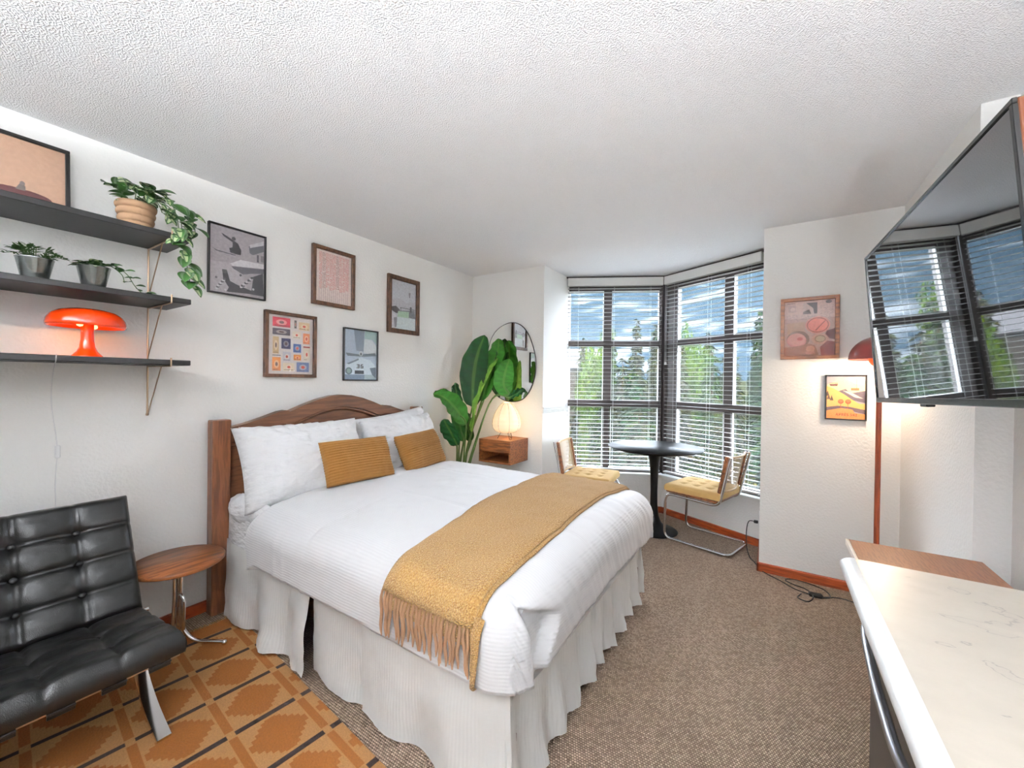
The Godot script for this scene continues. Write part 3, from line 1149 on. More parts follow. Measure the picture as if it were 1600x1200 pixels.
	var edge1 := func(b: float) -> float: return lerpf(1.955, 1.93, smoothstep(0.95, 2.6, b)) + 0.008 * sin(b * 5.0 + 1.0)
	var n0 := BN - 0.16
	var n1 := BF + 0.17
	for layer in [0, 1]:
		s1 = ST()
		var lo := 0.006 if layer == 0 else 0.02
		var hi := 0.018 if layer == 0 else 0.034
		var shift := 0.012 if layer == 0 else 0.0
		var hang := 0.05 if layer == 0 else 0.0
		var f := func(x: float, y: float, off: float) -> Vector3:
			var b := lerpf(n0 - hang, n1, y)
			var a := lerpf(edge0.call(b) + shift, edge1.call(b) + shift, x)
			var rnd := 1.0 - pow(absf(x * 2 - 1), 10.0) * 0.4
			return drape(a, b, off * rnd + 0.004 * noise.get_noise_2d(a * 6.0, b * 4.0), false) - org
		grid(s1, 26, 90, func(x, y): return f.call(x, y, hi))
		grid(s1, 26, 90, func(x, y): return f.call(x, y, lo), true)
		for e in [0.0, 1.0]:
			grid(s1, 1, 90, func(x, y): return f.call(e, y, lerpf(lo, hi, x) if e == 0.0 else lerpf(hi, lo, x)))
			grid(s1, 26, 1, func(x, y): return f.call(x, e, lerpf(lo, hi, y) if e == 0.0 else lerpf(hi, lo, y)))
		part("folded_layer", s1, M.throw_wool, th)
	# fringe: one twisted strand after another along the near hem
	var fr := RandomNumberGenerator.new()
	fr.seed = 21
	for k in 24:
		var x := (k + 0.5) / 24.0
		var a: float = lerpf(edge0.call(n0), edge1.call(n0), x)
		s1 = ST()
		var pts := []
		var ln := fr.randf_range(0.125, 0.155)
		var sway := fr.randf_range(-0.018, 0.012)
		var ph := fr.randf() * TAU
		var rad := []
		for j in 9:
			var q := j / 8.0
			var o := drape(a + sway * q + 0.003 * sin(q * 9.0 + ph), n0 - q * ln, 0.022 - 0.006 * q, false)
			pts.append(o - org)
			rad.append([0.004, 0.0052, 0.006, 0.006, 0.006, 0.0058, 0.0055, 0.0045, 0.002][j])
		tube(s1, pts, rad, 6)
		part("tassel", s1, M.tassel, th)
	# the lower corner of the folded layer, hanging past the fringe
	s1 = ST()
	var hp := []
	for j in 9:
		var q := j / 8.0
		hp.append(drape(1.965 - 0.012 * q, n0 + 0.03 - q * 0.23, 0.012, false) - org)
	tube(s1, hp, [0.02, 0.02, 0.019, 0.018, 0.016, 0.014, 0.012, 0.01, 0.006], 8, true, Vector2(1, 0.4))
	part("hanging_edge", s1, M.throw_wool, th)

# ------------------------------------------------------------------ pictures
func blank(w: int, h: int, c: Color) -> Image:
	var im := Image.create(w, h, false, Image.FORMAT_RGBA8)
	im.fill(c)
	return im

func rect(im: Image, x0: float, y0: float, x1: float, y1: float, c: Color) -> void:
	var w := im.get_width()
	var h := im.get_height()
	im.fill_rect(Rect2i(int(x0 * w), int(y0 * h), maxi(1, int((x1 - x0) * w)), maxi(1, int((y1 - y0) * h))), c)

func blob(im: Image, pts: Array, c: Color) -> void:
	# filled polygon in 0..1 coordinates
	var w := im.get_width()
	var h := im.get_height()
	var p := PackedVector2Array()
	var lo := Vector2(1, 1)
	var hi := Vector2(0, 0)
	for q in pts:
		p.append(Vector2(q[0], q[1]))
		lo = lo.min(p[-1])
		hi = hi.max(p[-1])
	for y in range(maxi(0, int(lo.y * h)), mini(h, int(hi.y * h) + 1)):
		for x in range(maxi(0, int(lo.x * w)), mini(w, int(hi.x * w) + 1)):
			if Geometry2D.is_point_in_polygon(Vector2((x + 0.5) / w, (y + 0.5) / h), p):
				im.set_pixel(x, y, im.get_pixel(x, y).lerp(c, c.a) if c.a < 1.0 else c)

func disc(im: Image, cx: float, cy: float, rx: float, ry: float, c: Color) -> void:
	var pts := []
	for k in 28:
		pts.append([cx + rx * cos(TAU * k / 28), cy + ry * sin(TAU * k / 28)])
	blob(im, pts, c)

func grain(im: Image, amount: float, seed_ := 1) -> void:
	var r := RandomNumberGenerator.new()
	r.seed = seed_
	var n := FastNoiseLite.new()
	n.seed = seed_
	n.frequency = 0.06
	for y in im.get_height():
		for x in im.get_width():
			var c := im.get_pixel(x, y)
			var g := r.randf_range(-amount, amount) * 0.5 + n.get_noise_2d(x, y) * amount
			im.set_pixel(x, y, Color(clampf(c.r + g, 0, 1), clampf(c.g + g, 0, 1), clampf(c.b + g, 0, 1)))

func scribble(im: Image, x0: float, y0: float, x1: float, y1: float, rows: int, c: Color, seed_: int, fill := 0.6) -> void:
	# lines of tiny illegible print
	var r := RandomNumberGenerator.new()
	r.seed = seed_
	for k in rows:
		var y := lerpf(y0, y1, (k + 0.3) / rows)
		var x := x0
		while x < x1:
			var l := r.randf_range(0.01, 0.05)
			if r.randf() < fill:
				rect(im, x, y, minf(x + l, x1), y + (y1 - y0) / rows * 0.45, c)
			x += l + 0.008

func picture(called: String, label: String, on_pier: bool, h0: float, h1: float, y0: float, y1: float, bar: float, deep: float, m: Material, im: Image, tilt := 0.0) -> Node3D:
	# on the left wall h is v; on the pier h is u
	var w := h1 - h0
	var h := y1 - y0
	var at := V((h0 + h1) / 2, y0, VB) if on_pier else V(0, y0, (h0 + h1) / 2)
	var t := thing(called, label, "picture", at, 0.0 if on_pier else PI / 2)
	var root := t
	for k in [[0, bar / 2, w, bar], [0, h - bar / 2, w, bar], [-w / 2 + bar / 2, h / 2, bar, h - 2 * bar], [w / 2 - bar / 2, h / 2, bar, h - 2 * bar]]:
		var s := ST()
		box(s, Vector3(k[0], k[1], deep / 2 + 0.002), Vector3(k[2], k[3], deep), 0.0015)
		part("frame_bar", s, m, root)
	var s2 := ST()
	var z := deep * 0.45
	uvquad(s2, Vector3(-w / 2 + bar, bar, z), Vector3(w / 2 - bar, bar, z), Vector3(w / 2 - bar, h - bar, z), Vector3(-w / 2 + bar, h - bar, z))
	var pm := mat(Color.WHITE, 0.6)
	pm.albedo_texture = ImageTexture.create_from_image(im)
	part("print", s2, pm, root)
	s2 = ST()
	box(s2, Vector3(0, h / 2, z * 0.5), Vector3(w - 0.004, h - 0.004, z * 0.9))
	part("backing", s2, mat(Color(0.3, 0.24, 0.18), 0.9), root)
	s2 = ST()
	box(s2, Vector3(0, h / 2, z + 0.0035), Vector3(w - 2 * bar, h - 2 * bar, 0.002))
	part("glazing", s2, M.pic_glass, root)
	if tilt != 0.0:
		t.rotation.z = tilt
	return t

func wall_pictures() -> void:
	# 1 skier in the air over a chalet, monochrome
	var im := blank(240, 312, Color(0.68, 0.65, 0.67))
	blob(im, [[0, 0.55], [0.35, 0.52], [0.6, 0.7], [0.75, 1], [0, 1]], Color(0.74, 0.71, 0.73))
	blob(im, [[0.2, 0.1], [0.28, 0.12], [0.42, 0.17], [0.5, 0.2], [0.56, 0.3], [0.55, 0.37], [0.36, 0.36], [0.34, 0.3], [0.4, 0.28], [0.4, 0.2], [0.24, 0.14]], Color(0.25, 0.25, 0.27))
	disc(im, 0.42, 0.14, 0.035, 0.028, Color(0.3, 0.3, 0.32))
	blob(im, [[0.04, 0.345], [0.12, 0.37], [0.45, 0.385], [0.46, 0.395], [0.12, 0.385]], Color(0.35, 0.35, 0.38))
	blob(im, [[0.7, 0.2], [0.98, 0.1], [1, 0.22], [0.78, 0.32], [0.72, 0.3]], Color(0.4, 0.4, 0.43))
	blob(im, [[0.72, 0.17], [1, 0.05], [1, 0.12], [0.72, 0.22]], Color(0.8, 0.79, 0.8))
	rect(im, 0.86, 0.3, 0.9, 0.42, Color(0.35, 0.33, 0.37))
	rect(im, 0.94, 0.3, 1.0, 0.4, Color(0.5, 0.48, 0.5))
	blob(im, [[0.36, 0.53], [0.55, 0.44], [1, 0.43], [1, 0.5], [0.4, 0.56]], Color(0.86, 0.85, 0.86))
	blob(im, [[0.38, 0.57], [1, 0.51], [1, 0.58], [0.75, 0.62], [0.6, 0.66], [0.42, 0.6]], Color(0.42, 0.41, 0.44))
	blob(im, [[0.22, 0.64], [0.3, 0.64], [0.36, 0.8], [0.5, 0.84], [0.8, 0.9], [1, 0.93], [0.3, 0.97], [0.34, 0.9], [0.24, 0.78]], Color(0.27, 0.27, 0.29))
	disc(im, 0.26, 0.67, 0.04, 0.03, Color(0.4, 0.39, 0.4))
	blob(im, [[0.8, 0.66], [0.98, 0.58], [1, 0.95], [0.75, 0.95], [0.78, 0.75]], Color(0.3, 0.3, 0.32))
	for k in 26:
		disc(im, 0.12 + 0.16 * fposmod(k * 0.618, 1.0), 0.78 + 0.18 * fposmod(k * 0.377, 1.0), 0.02, 0.016, Color(0.85, 0.84, 0.85) if k % 2 else Color(0.42, 0.41, 0.43))
		disc(im, 0.55 + 0.25 * fposmod(k * 0.618, 1.0), 0.68 + 0.2 * fposmod(k * 0.377, 1.0), 0.022, 0.018, Color(0.8, 0.79, 0.8) if k % 2 else Color(0.33, 0.33, 0.35))
	grain(im, 0.06, 2)
	picture("framed_photo", "black-framed monochrome photo of a skier jumping past a snowy roof", false, 0.977, 1.285, 1.814, 2.214, 0.008, 0.024, M.black_frame, im)
	# 2 sheet of red print
	im = blank(220, 286, Color(0.88, 0.82, 0.79))
	for k in 9:
		scribble(im, 0.1 + k * 0.093, 0.04, 0.185 + k * 0.093, 0.76 - 0.02 * (k % 3), 34, Color(0.78, 0.22, 0.2).lerp(Color(0.25, 0.08, 0.08), 0.5 if k % 4 == 1 else 0.0), 50 + k, 0.92)
	for k in 15:
		rect(im, 0.1 + k * 0.056, 0.74, 0.1 + k * 0.056 + 0.018, 0.99, Color(0.78, 0.68, 0.68))
	grain(im, 0.05, 3)
	picture("framed_print", "walnut-framed sheet of dense red print", false, 1.588, 1.924, 1.854, 2.27, 0.026, 0.026, M.walnut_frame, im)
	# 3 lift photo with pale greenish foreground
	im = blank(200, 286, Color(0.76, 0.77, 0.8))
	blob(im, [[0, 0.42], [0.3, 0.36], [0.6, 0.42], [1, 0.38], [1, 0.6], [0, 0.6]], Color(0.72, 0.72, 0.75))
	blob(im, [[0.02, 0.56], [0.2, 0.53], [0.36, 0.6], [0.3, 0.68], [0.2, 0.68], [0.05, 0.64]], Color(0.33, 0.31, 0.34))
	blob(im, [[0.3, 0.62], [0.95, 0.56], [1, 0.74], [0.3, 0.72]], Color(0.45, 0.46, 0.48))
	rect(im, 0.36, 0.545, 0.98, 0.56, Color(0.35, 0.35, 0.37))
	rect(im, 0.38, 0.545, 0.41, 0.64, Color(0.33, 0.33, 0.35))
	rect(im, 0.76, 0.5, 0.84, 0.62, Color(0.28, 0.28, 0.3))
	blob(im, [[0.28, 0.63], [0.72, 0.61], [0.72, 0.74], [0.26, 0.75]], Color(0.66, 0.78, 0.68))
	blob(im, [[0, 0.68], [0.2, 0.7], [0.24, 1], [0, 1]], Color(0.82, 0.82, 0.85))
	blob(im, [[0.12, 0.78], [0.24, 0.76], [0.26, 0.94], [0.16, 0.98]], Color(0.5, 0.5, 0.52))
	blob(im, [[0.26, 0.75], [0.98, 0.74], [1, 1], [0.22, 1]], Color(0.8, 0.85, 0.86))
	blob(im, [[0.7, 0.21], [0.78, 0.2], [0.77, 0.3], [0.72, 0.31]], Color(0.5, 0.5, 0.53))
	grain(im, 0.07, 4)
	picture("framed_photo", "walnut-framed pale photo of a lift line, hung next to the room corner", false, 2.241, 2.591, 1.73, 2.214, 0.036, 0.026, M.walnut_frame, im)
	# 4 collage of matchbox labels
	im = blank(260, 330, Color(0.87, 0.84, 0.83))
	var lab := [[0.1, 0.04, 0.48, 0.2, Color(0.8, 0.26, 0.32)], [0.57, 0.06, 0.62, 0.2, Color(0.28, 0.27, 0.27)], [0.67, 0.08, 0.92, 0.22, Color(0.86, 0.76, 0.6)], [0.1, 0.23, 0.48, 0.34, Color(0.4, 0.36, 0.42)], [0.53, 0.25, 0.72, 0.38, Color(0.9, 0.86, 0.8)], [0.77, 0.27, 0.93, 0.46, Color(0.9, 0.55, 0.38)], [0.11, 0.37, 0.24, 0.66, Color(0.78, 0.66, 0.5)], [0.29, 0.39, 0.49, 0.57, Color(0.2, 0.22, 0.4)], [0.55, 0.47, 0.73, 0.62, Color(0.25, 0.4, 0.68)], [0.78, 0.53, 0.94, 0.76, Color(0.87, 0.83, 0.76)], [0.32, 0.62, 0.5, 0.78, Color(0.78, 0.77, 0.8)], [0.56, 0.66, 0.73, 0.76, Color(0.88, 0.54, 0.2)], [0.1, 0.72, 0.28, 0.95, Color(0.86, 0.55, 0.3)], [0.33, 0.81, 0.58, 0.95, Color(0.9, 0.85, 0.76)], [0.63, 0.79, 0.92, 0.96, Color(0.42, 0.5, 0.68)]]
	for q in lab:
		rect(im, q[0], q[1], q[2], q[3], q[4])
		var cx: float = (q[0] + q[2]) / 2
		var cy: float = (q[1] + q[3]) / 2
		disc(im, cx, cy, (q[2] - q[0]) * 0.3, (q[3] - q[1]) * 0.3, q[4].lerp(Color(0.95, 0.9, 0.84), 0.55))
		disc(im, cx, cy, (q[2] - q[0]) * 0.14, (q[3] - q[1]) * 0.15, Color(0.78, 0.3, 0.2) if cx > 0.4 else Color(0.4, 0.3, 0.3))
		scribble(im, q[0] + 0.02, q[3] - 0.035, q[2] - 0.02, q[3] - 0.01, 1, Color(0.25, 0.22, 0.24), int(cx * 100), 0.9)
	rect(im, 0.1, 0.68, 0.28, 0.695, Color(0.25, 0.24, 0.24))
	rect(im, 0.78, 0.5, 0.94, 0.525, Color(0.6, 0.2, 0.16))
	grain(im, 0.03, 5)
	picture("framed_collage", "dark-framed collage of small coloured labels above the bed", false, 1.28, 1.62, 1.339, 1.762, 0.021, 0.03, M.walnut_frame, im)
	# 5 racing car in blue monochrome
	im = blank(230, 300, Color(0.72, 0.78, 0.84))
	blob(im, [[0.28, 0], [0.6, 0], [0.58, 0.42], [0.36, 0.42]], Color(0.52, 0.57, 0.64))
	blob(im, [[0.62, 0], [1, 0], [1, 0.25], [0.86, 0.16], [0.6, 0.18]], Color(0.68, 0.79, 0.78))
	blob(im, [[0.6, 0.16], [0.84, 0.17], [1, 0.3], [1, 0.48], [0.58, 0.46]], Color(0.88, 0.91, 0.93))
	blob(im, [[0.05, 0.47], [0.45, 0.49], [0.95, 0.44], [0.98, 0.5], [0.6, 0.53], [0.1, 0.53]], Color(0.42, 0.46, 0.5))
	blob(im, [[0.05, 0.7], [0.3, 0.6], [0.5, 0.55], [0.8, 0.6], [0.98, 0.72], [0.98, 0.9], [0.05, 0.9]], Color(0.83, 0.88, 0.91))
	blob(im, [[0.08, 0.68], [0.42, 0.57], [0.44, 0.6], [0.14, 0.7]], Color(0.45, 0.5, 0.55))
	disc(im, 0.5, 0.47, 0.06, 0.05, Color(0.85, 0.88, 0.9))
	disc(im, 0.5, 0.48, 0.03, 0.03, Color(0.35, 0.38, 0.42))
	disc(im, 0.14, 0.83, 0.1, 0.07, Color(0.35, 0.42, 0.45))
	disc(im, 0.14, 0.83, 0.06, 0.045, Color(0.55, 0.64, 0.62))
	rect(im, 0.32, 0.82, 0.6, 0.89, Color(0.14, 0.18, 0.22))
	rect(im, 0.03, 0.9, 0.62, 1.0, Color(0.48, 0.56, 0.64))
	rect(im, 0.62, 0.9, 0.98, 1.0, Color(0.68, 0.76, 0.78))
	blob(im, [[0.78, 0.76], [0.98, 0.74], [0.98, 0.97], [0.86, 0.9]], Color(0.4, 0.46, 0.52))
	# start number
	blob(im, [[0.38, 0.69], [0.46, 0.69], [0.46, 0.77], [0.37, 0.77], [0.37, 0.755], [0.43, 0.755], [0.43, 0.735], [0.39, 0.735], [0.39, 0.72], [0.43, 0.72], [0.43, 0.705], [0.38, 0.705]], Color(0.08, 0.09, 0.11))
	blob(im, [[0.5, 0.69], [0.57, 0.685], [0.57, 0.7], [0.525, 0.705], [0.52, 0.72], [0.58, 0.72], [0.58, 0.77], [0.49, 0.77], [0.49, 0.71]], Color(0.08, 0.09, 0.11))
	rect(im, 0.52, 0.735, 0.55, 0.755, Color(0.83, 0.88, 0.91))
	grain(im, 0.05, 6)
	picture("framed_photo", "thin black-framed bluish photo of a vintage racing car", false, 1.838, 2.15, 1.321, 1.719, 0.009, 0.02, M.black_frame, im)
	# 6 newspaper and cups, on the pier
	im = blank(250, 320, Color(0.74, 0.6, 0.55))
	rect(im, 0, 0, 1, 0.32, Color(0.82, 0.7, 0.67))
	rect(im, 0.06, 0.03, 0.22, 0.04, Color(0.45, 0.3, 0.28))
	rect(im, 0.08, 0.07, 0.24, 0.2, Color(0.72, 0.6, 0.58))
	disc(im, 0.17, 0.14, 0.05, 0.035, Color(0.88, 0.78, 0.75))
	rect(im, 0.38, 0.04, 0.66, 0.24, Color(0.78, 0.68, 0.65))
	blob(im, [[0.44, 0.04], [0.66, 0.04], [0.66, 0.24], [0.6, 0.24], [0.58, 0.14]], Color(0.32, 0.26, 0.26))
	blob(im, [[0.38, 0.2], [0.5, 0.16], [0.54, 0.24], [0.38, 0.24]], Color(0.4, 0.33, 0.32))
	disc(im, 0.88, 0.04, 0.06, 0.03, Color(0.35, 0.28, 0.28))
	scribble(im, 0.04, 0.24, 0.3, 0.4, 9, Color(0.55, 0.42, 0.4), 61)
	scribble(im, 0.34, 0.27, 0.66, 0.34, 5, Color(0.55, 0.42, 0.4), 62)
	scribble(im, 0.72, 0.1, 0.98, 0.5, 20, Color(0.6, 0.48, 0.45), 63)
	blob(im, [[0.06, 0.4], [0.42, 0.38], [0.42, 0.62], [0.06, 0.6]], Color(0.72, 0.57, 0.47))
	disc(im, 0.67, 0.45, 0.24, 0.15, Color(0.82, 0.52, 0.45))
	disc(im, 0.67, 0.45, 0.215, 0.135, Color(0.52, 0.2, 0.14))
	disc(im, 0.67, 0.45, 0.195, 0.12, Color(0.86, 0.49, 0.42))
	blob(im, [[0.62, 0.54], [0.82, 0.36], [0.84, 0.37], [0.64, 0.55]], Color(0.6, 0.26, 0.2))
	disc(im, 0.28, 0.7, 0.23, 0.16, Color(0.48, 0.33, 0.27))
	disc(im, 0.25, 0.72, 0.2, 0.13, Color(0.78, 0.52, 0.48))
	disc(im, 0.25, 0.7, 0.185, 0.115, Color(0.85, 0.62, 0.58))
	disc(im, 0.32, 0.69, 0.06, 0.03, Color(0.72, 0.36, 0.34))
	disc(im, 0.72, 0.7, 0.17, 0.1, Color(0.78, 0.6, 0.52))
	disc(im, 0.72, 0.7, 0.11, 0.065, Color(0.58, 0.42, 0.33))
	disc(im, 0.72, 0.7, 0.09, 0.05, Color(0.76, 0.66, 0.54))
	blob(im, [[0.85, 0.56], [1, 0.52], [1, 0.72], [0.9, 0.7], [0.82, 0.62]], Color(0.38, 0.14, 0.13))
	blob(im, [[0.72, 0.85], [0.86, 0.74], [1, 0.76], [1, 1], [0.74, 1]], Color(0.5, 0.17, 0.12))
	blob(im, [[0, 0.84], [0.3, 0.82], [0.5, 0.78], [0.62, 0.82], [0.7, 1], [0, 1]], Color(0.62, 0.42, 0.34))
	disc(im, 0.53, 0.88, 0.09, 0.06, Color(0.8, 0.58, 0.48))
	disc(im, 0.53, 0.95, 0.1, 0.03, Color(0.74, 0.5, 0.42))
	grain(im, 0.06, 7)
	picture("framed_print", "brown-framed reddish print of cups and plates on newspaper", true, 2.741, 3.062, 1.508, 1.925, 0.023, 0.024, M.walnut, im, 0.006)
	# 7 alpine poster with two orange drinks
	im = blank(240, 330, Color(0.62, 0.6, 0.62))
	blob(im, [[0.02, 0.2], [0.25, 0.12], [0.42, 0.06], [0.6, 0.12], [0.8, 0.2], [1, 0.18], [1, 0.5], [0, 0.5]], Color(0.9, 0.78, 0.58))
	blob(im, [[0.3, 0.36], [0.5, 0.3], [0.62, 0.4], [1, 0.34], [1, 0.62], [0.6, 0.55]], Color(0.36, 0.3, 0.36))
	blob(im, [[0.42, 0.34], [0.55, 0.36], [0.7, 0.42], [0.6, 0.36], [0.95, 0.52], [0.75, 0.5]], Color(0.82, 0.74, 0.68))
	blob(im, [[0, 0.24], [0.2, 0.3], [0.45, 0.42], [0.62, 0.52], [0.85, 0.64], [1, 0.64], [1, 0.78], [0, 0.78]], Color(0.93, 0.68, 0.35))
	blob(im, [[0, 0.74], [0.3, 0.7], [0.62, 0.72], [1, 0.78], [1, 0.88], [0.7, 0.82], [0.4, 0.76], [0, 0.82]], Color(0.4, 0.3, 0.33))
	blob(im, [[0, 0.82], [0.4, 0.75], [0.68, 0.78], [0.75, 0.86], [1, 0.88], [1, 1], [0, 1]], Color(0.95, 0.58, 0.28))
	blob(im, [[0.07, 0.19], [0.3, 0.18], [0.28, 0.24], [0.1, 0.24]], Color(0.42, 0.24, 0.18))
	rect(im, 0.07, 0.16, 0.3, 0.175, Color(0.55, 0.4, 0.38))
	rect(im, 0.64, 0.28, 0.85, 0.34, Color(0.6, 0.35, 0.16))
	rect(im, 0.78, 0.08, 0.79, 0.28, Color(0.3, 0.25, 0.25))
	for k in [[0.06, 0.5], [0.14, 0.53], [0.03, 0.42]]:
		blob(im, [[k[0], k[1] - 0.08], [k[0] + 0.05, k[1] + 0.05], [k[0] - 0.05, k[1] + 0.05]], Color(0.3, 0.2, 0.12))
	for x in [0.38, 0.57]:
		disc(im, x, 0.6, 0.075, 0.055, Color(0.85, 0.3, 0.1))
		disc(im, x, 0.585, 0.06, 0.03, Color(0.93, 0.42, 0.2))
		rect(im, x - 0.008, 0.65, x + 0.008, 0.77, Color(0.75, 0.3, 0.12))
	grain(im, 0.03, 8)
	var p7 := picture("framed_poster", "small black-framed alpine poster with two orange drinks under the red lamp", true, 2.992, 3.204, 1.108, 1.402, 0.008, 0.018, M.black_frame, im)
	var tm := TextMesh.new()
	tm.text = "APRÈS SKI"
	tm.font_size = 32
	tm.pixel_size = 0.00072
	tm.depth = 0.0004
	var sf := SystemFont.new()
	sf.font_names = PackedStringArray(["Droid Sans"])
	sf.font_weight = 700
	tm.font = sf
	var txt := place("lettering", tm, mat(Color(0.62, 0.25, 0.06), 0.6), p7)
	txt.position = Vector3(0.005, 0.034, 0.0088)
	# leaning poster on the top shelf
	im = blank(200, 200, Color(0.82, 0.66, 0.55))
	disc(im, 0.52, 0.78, 0.34, 0.08, Color(0.36, 0.12, 0.12))
	blob(im, [[0.5, 0.72], [0.54, 0.64], [0.56, 0.6], [0.6, 0.66], [0.6, 0.72]], Color(0.5, 0.46, 0.44))
	disc(im, 0.57, 0.62, 0.025, 0.03, Color(0.55, 0.5, 0.48))
	grain(im, 0.03, 9)
	var p0 := picture("framed_print", "black-framed beige print with a dark red oval, leaning on the top shelf", false, 0.13, 0.443, 2.007, 2.335, 0.014, 0.02, M.black_frame, im)
	p0.position = V(0.03, 2.009, (0.13 + 0.443) / 2)
	p0.rotation = Vector3(0, PI / 2, 0)
	p0.rotate_object_local(Vector3.RIGHT, deg_to_rad(-4.0))

# ------------------------------------------------------------------ shelves
func leaf_mesh(l: float, w: float, c: Color, stripe: Color, bend: float, cup := 0.25, n := 8, ramp := false) -> ArrayMesh:
	# a blade along +x, upper side +y, with a midrib; cream variegation is a second colour
	var s := ST()
	s.set_smooth_group(0)
	var pt := func(i: int, k: int) -> Vector3:
		var t := float(i) / n
		var hw := w / 2 * pow(sin(PI * pow(t, 0.8)), 0.8) if not ramp else w / 2 * pow(sin(PI * clampf(pow(t, 0.62), 0, 1)), 0.62)
		var q := k / 3.0
		return Vector3(t * l * cos(bend * t * 0.6), -sin(bend * t) * t * l * 0.5 + absf(q) * hw * cup, q * hw)
	for i in n:
		for k in range(-3, 3):
			var cc := c
			if (k == -1 or k == 0) and stripe.a > 0 and i % 4 != 3:
				cc = stripe
			elif k == 2 and stripe.a > 0 and i > 2 and i < 6:
				cc = stripe
			elif k == 1 or k == -3:
				cc = c.lightened(0.08)
			s.set_color(cc)
			quad(s, pt.call(i, k), pt.call(i, k + 1), pt.call(i + 1, k + 1), pt.call(i + 1, k))
	return solid(s)

func put_leaf(mesh: ArrayMesh, at: Vector3, dir: Vector3, up: Vector3, k: float, parent: Node3D) -> void:
	var o := place("leaf", mesh, M.leaf, parent)
	var x := dir.normalized()
	var z := x.cross(up).normalized()
	if z.length() < 0.5:
		z = x.cross(Vector3.RIGHT).normalized()
	var y := z.cross(x)
	o.transform = Transform3D(Basis(x * k, y * k, z * k), at)

func pot(prof: Array, m: Material, parent: Node3D, soil_r: float, soil_y: float) -> void:
	var s := ST()
	lathe(s, prof, 36)
	part("pot", s, m, parent)
	s = ST()
	lathe(s, [Vector2(soil_r, soil_y - 0.01), Vector2(soil_r, soil_y), Vector2(soil_r * 0.5, soil_y + 0.004), Vector2(0, soil_y + 0.005)], 24)
	part("soil", s, M.soil, parent)

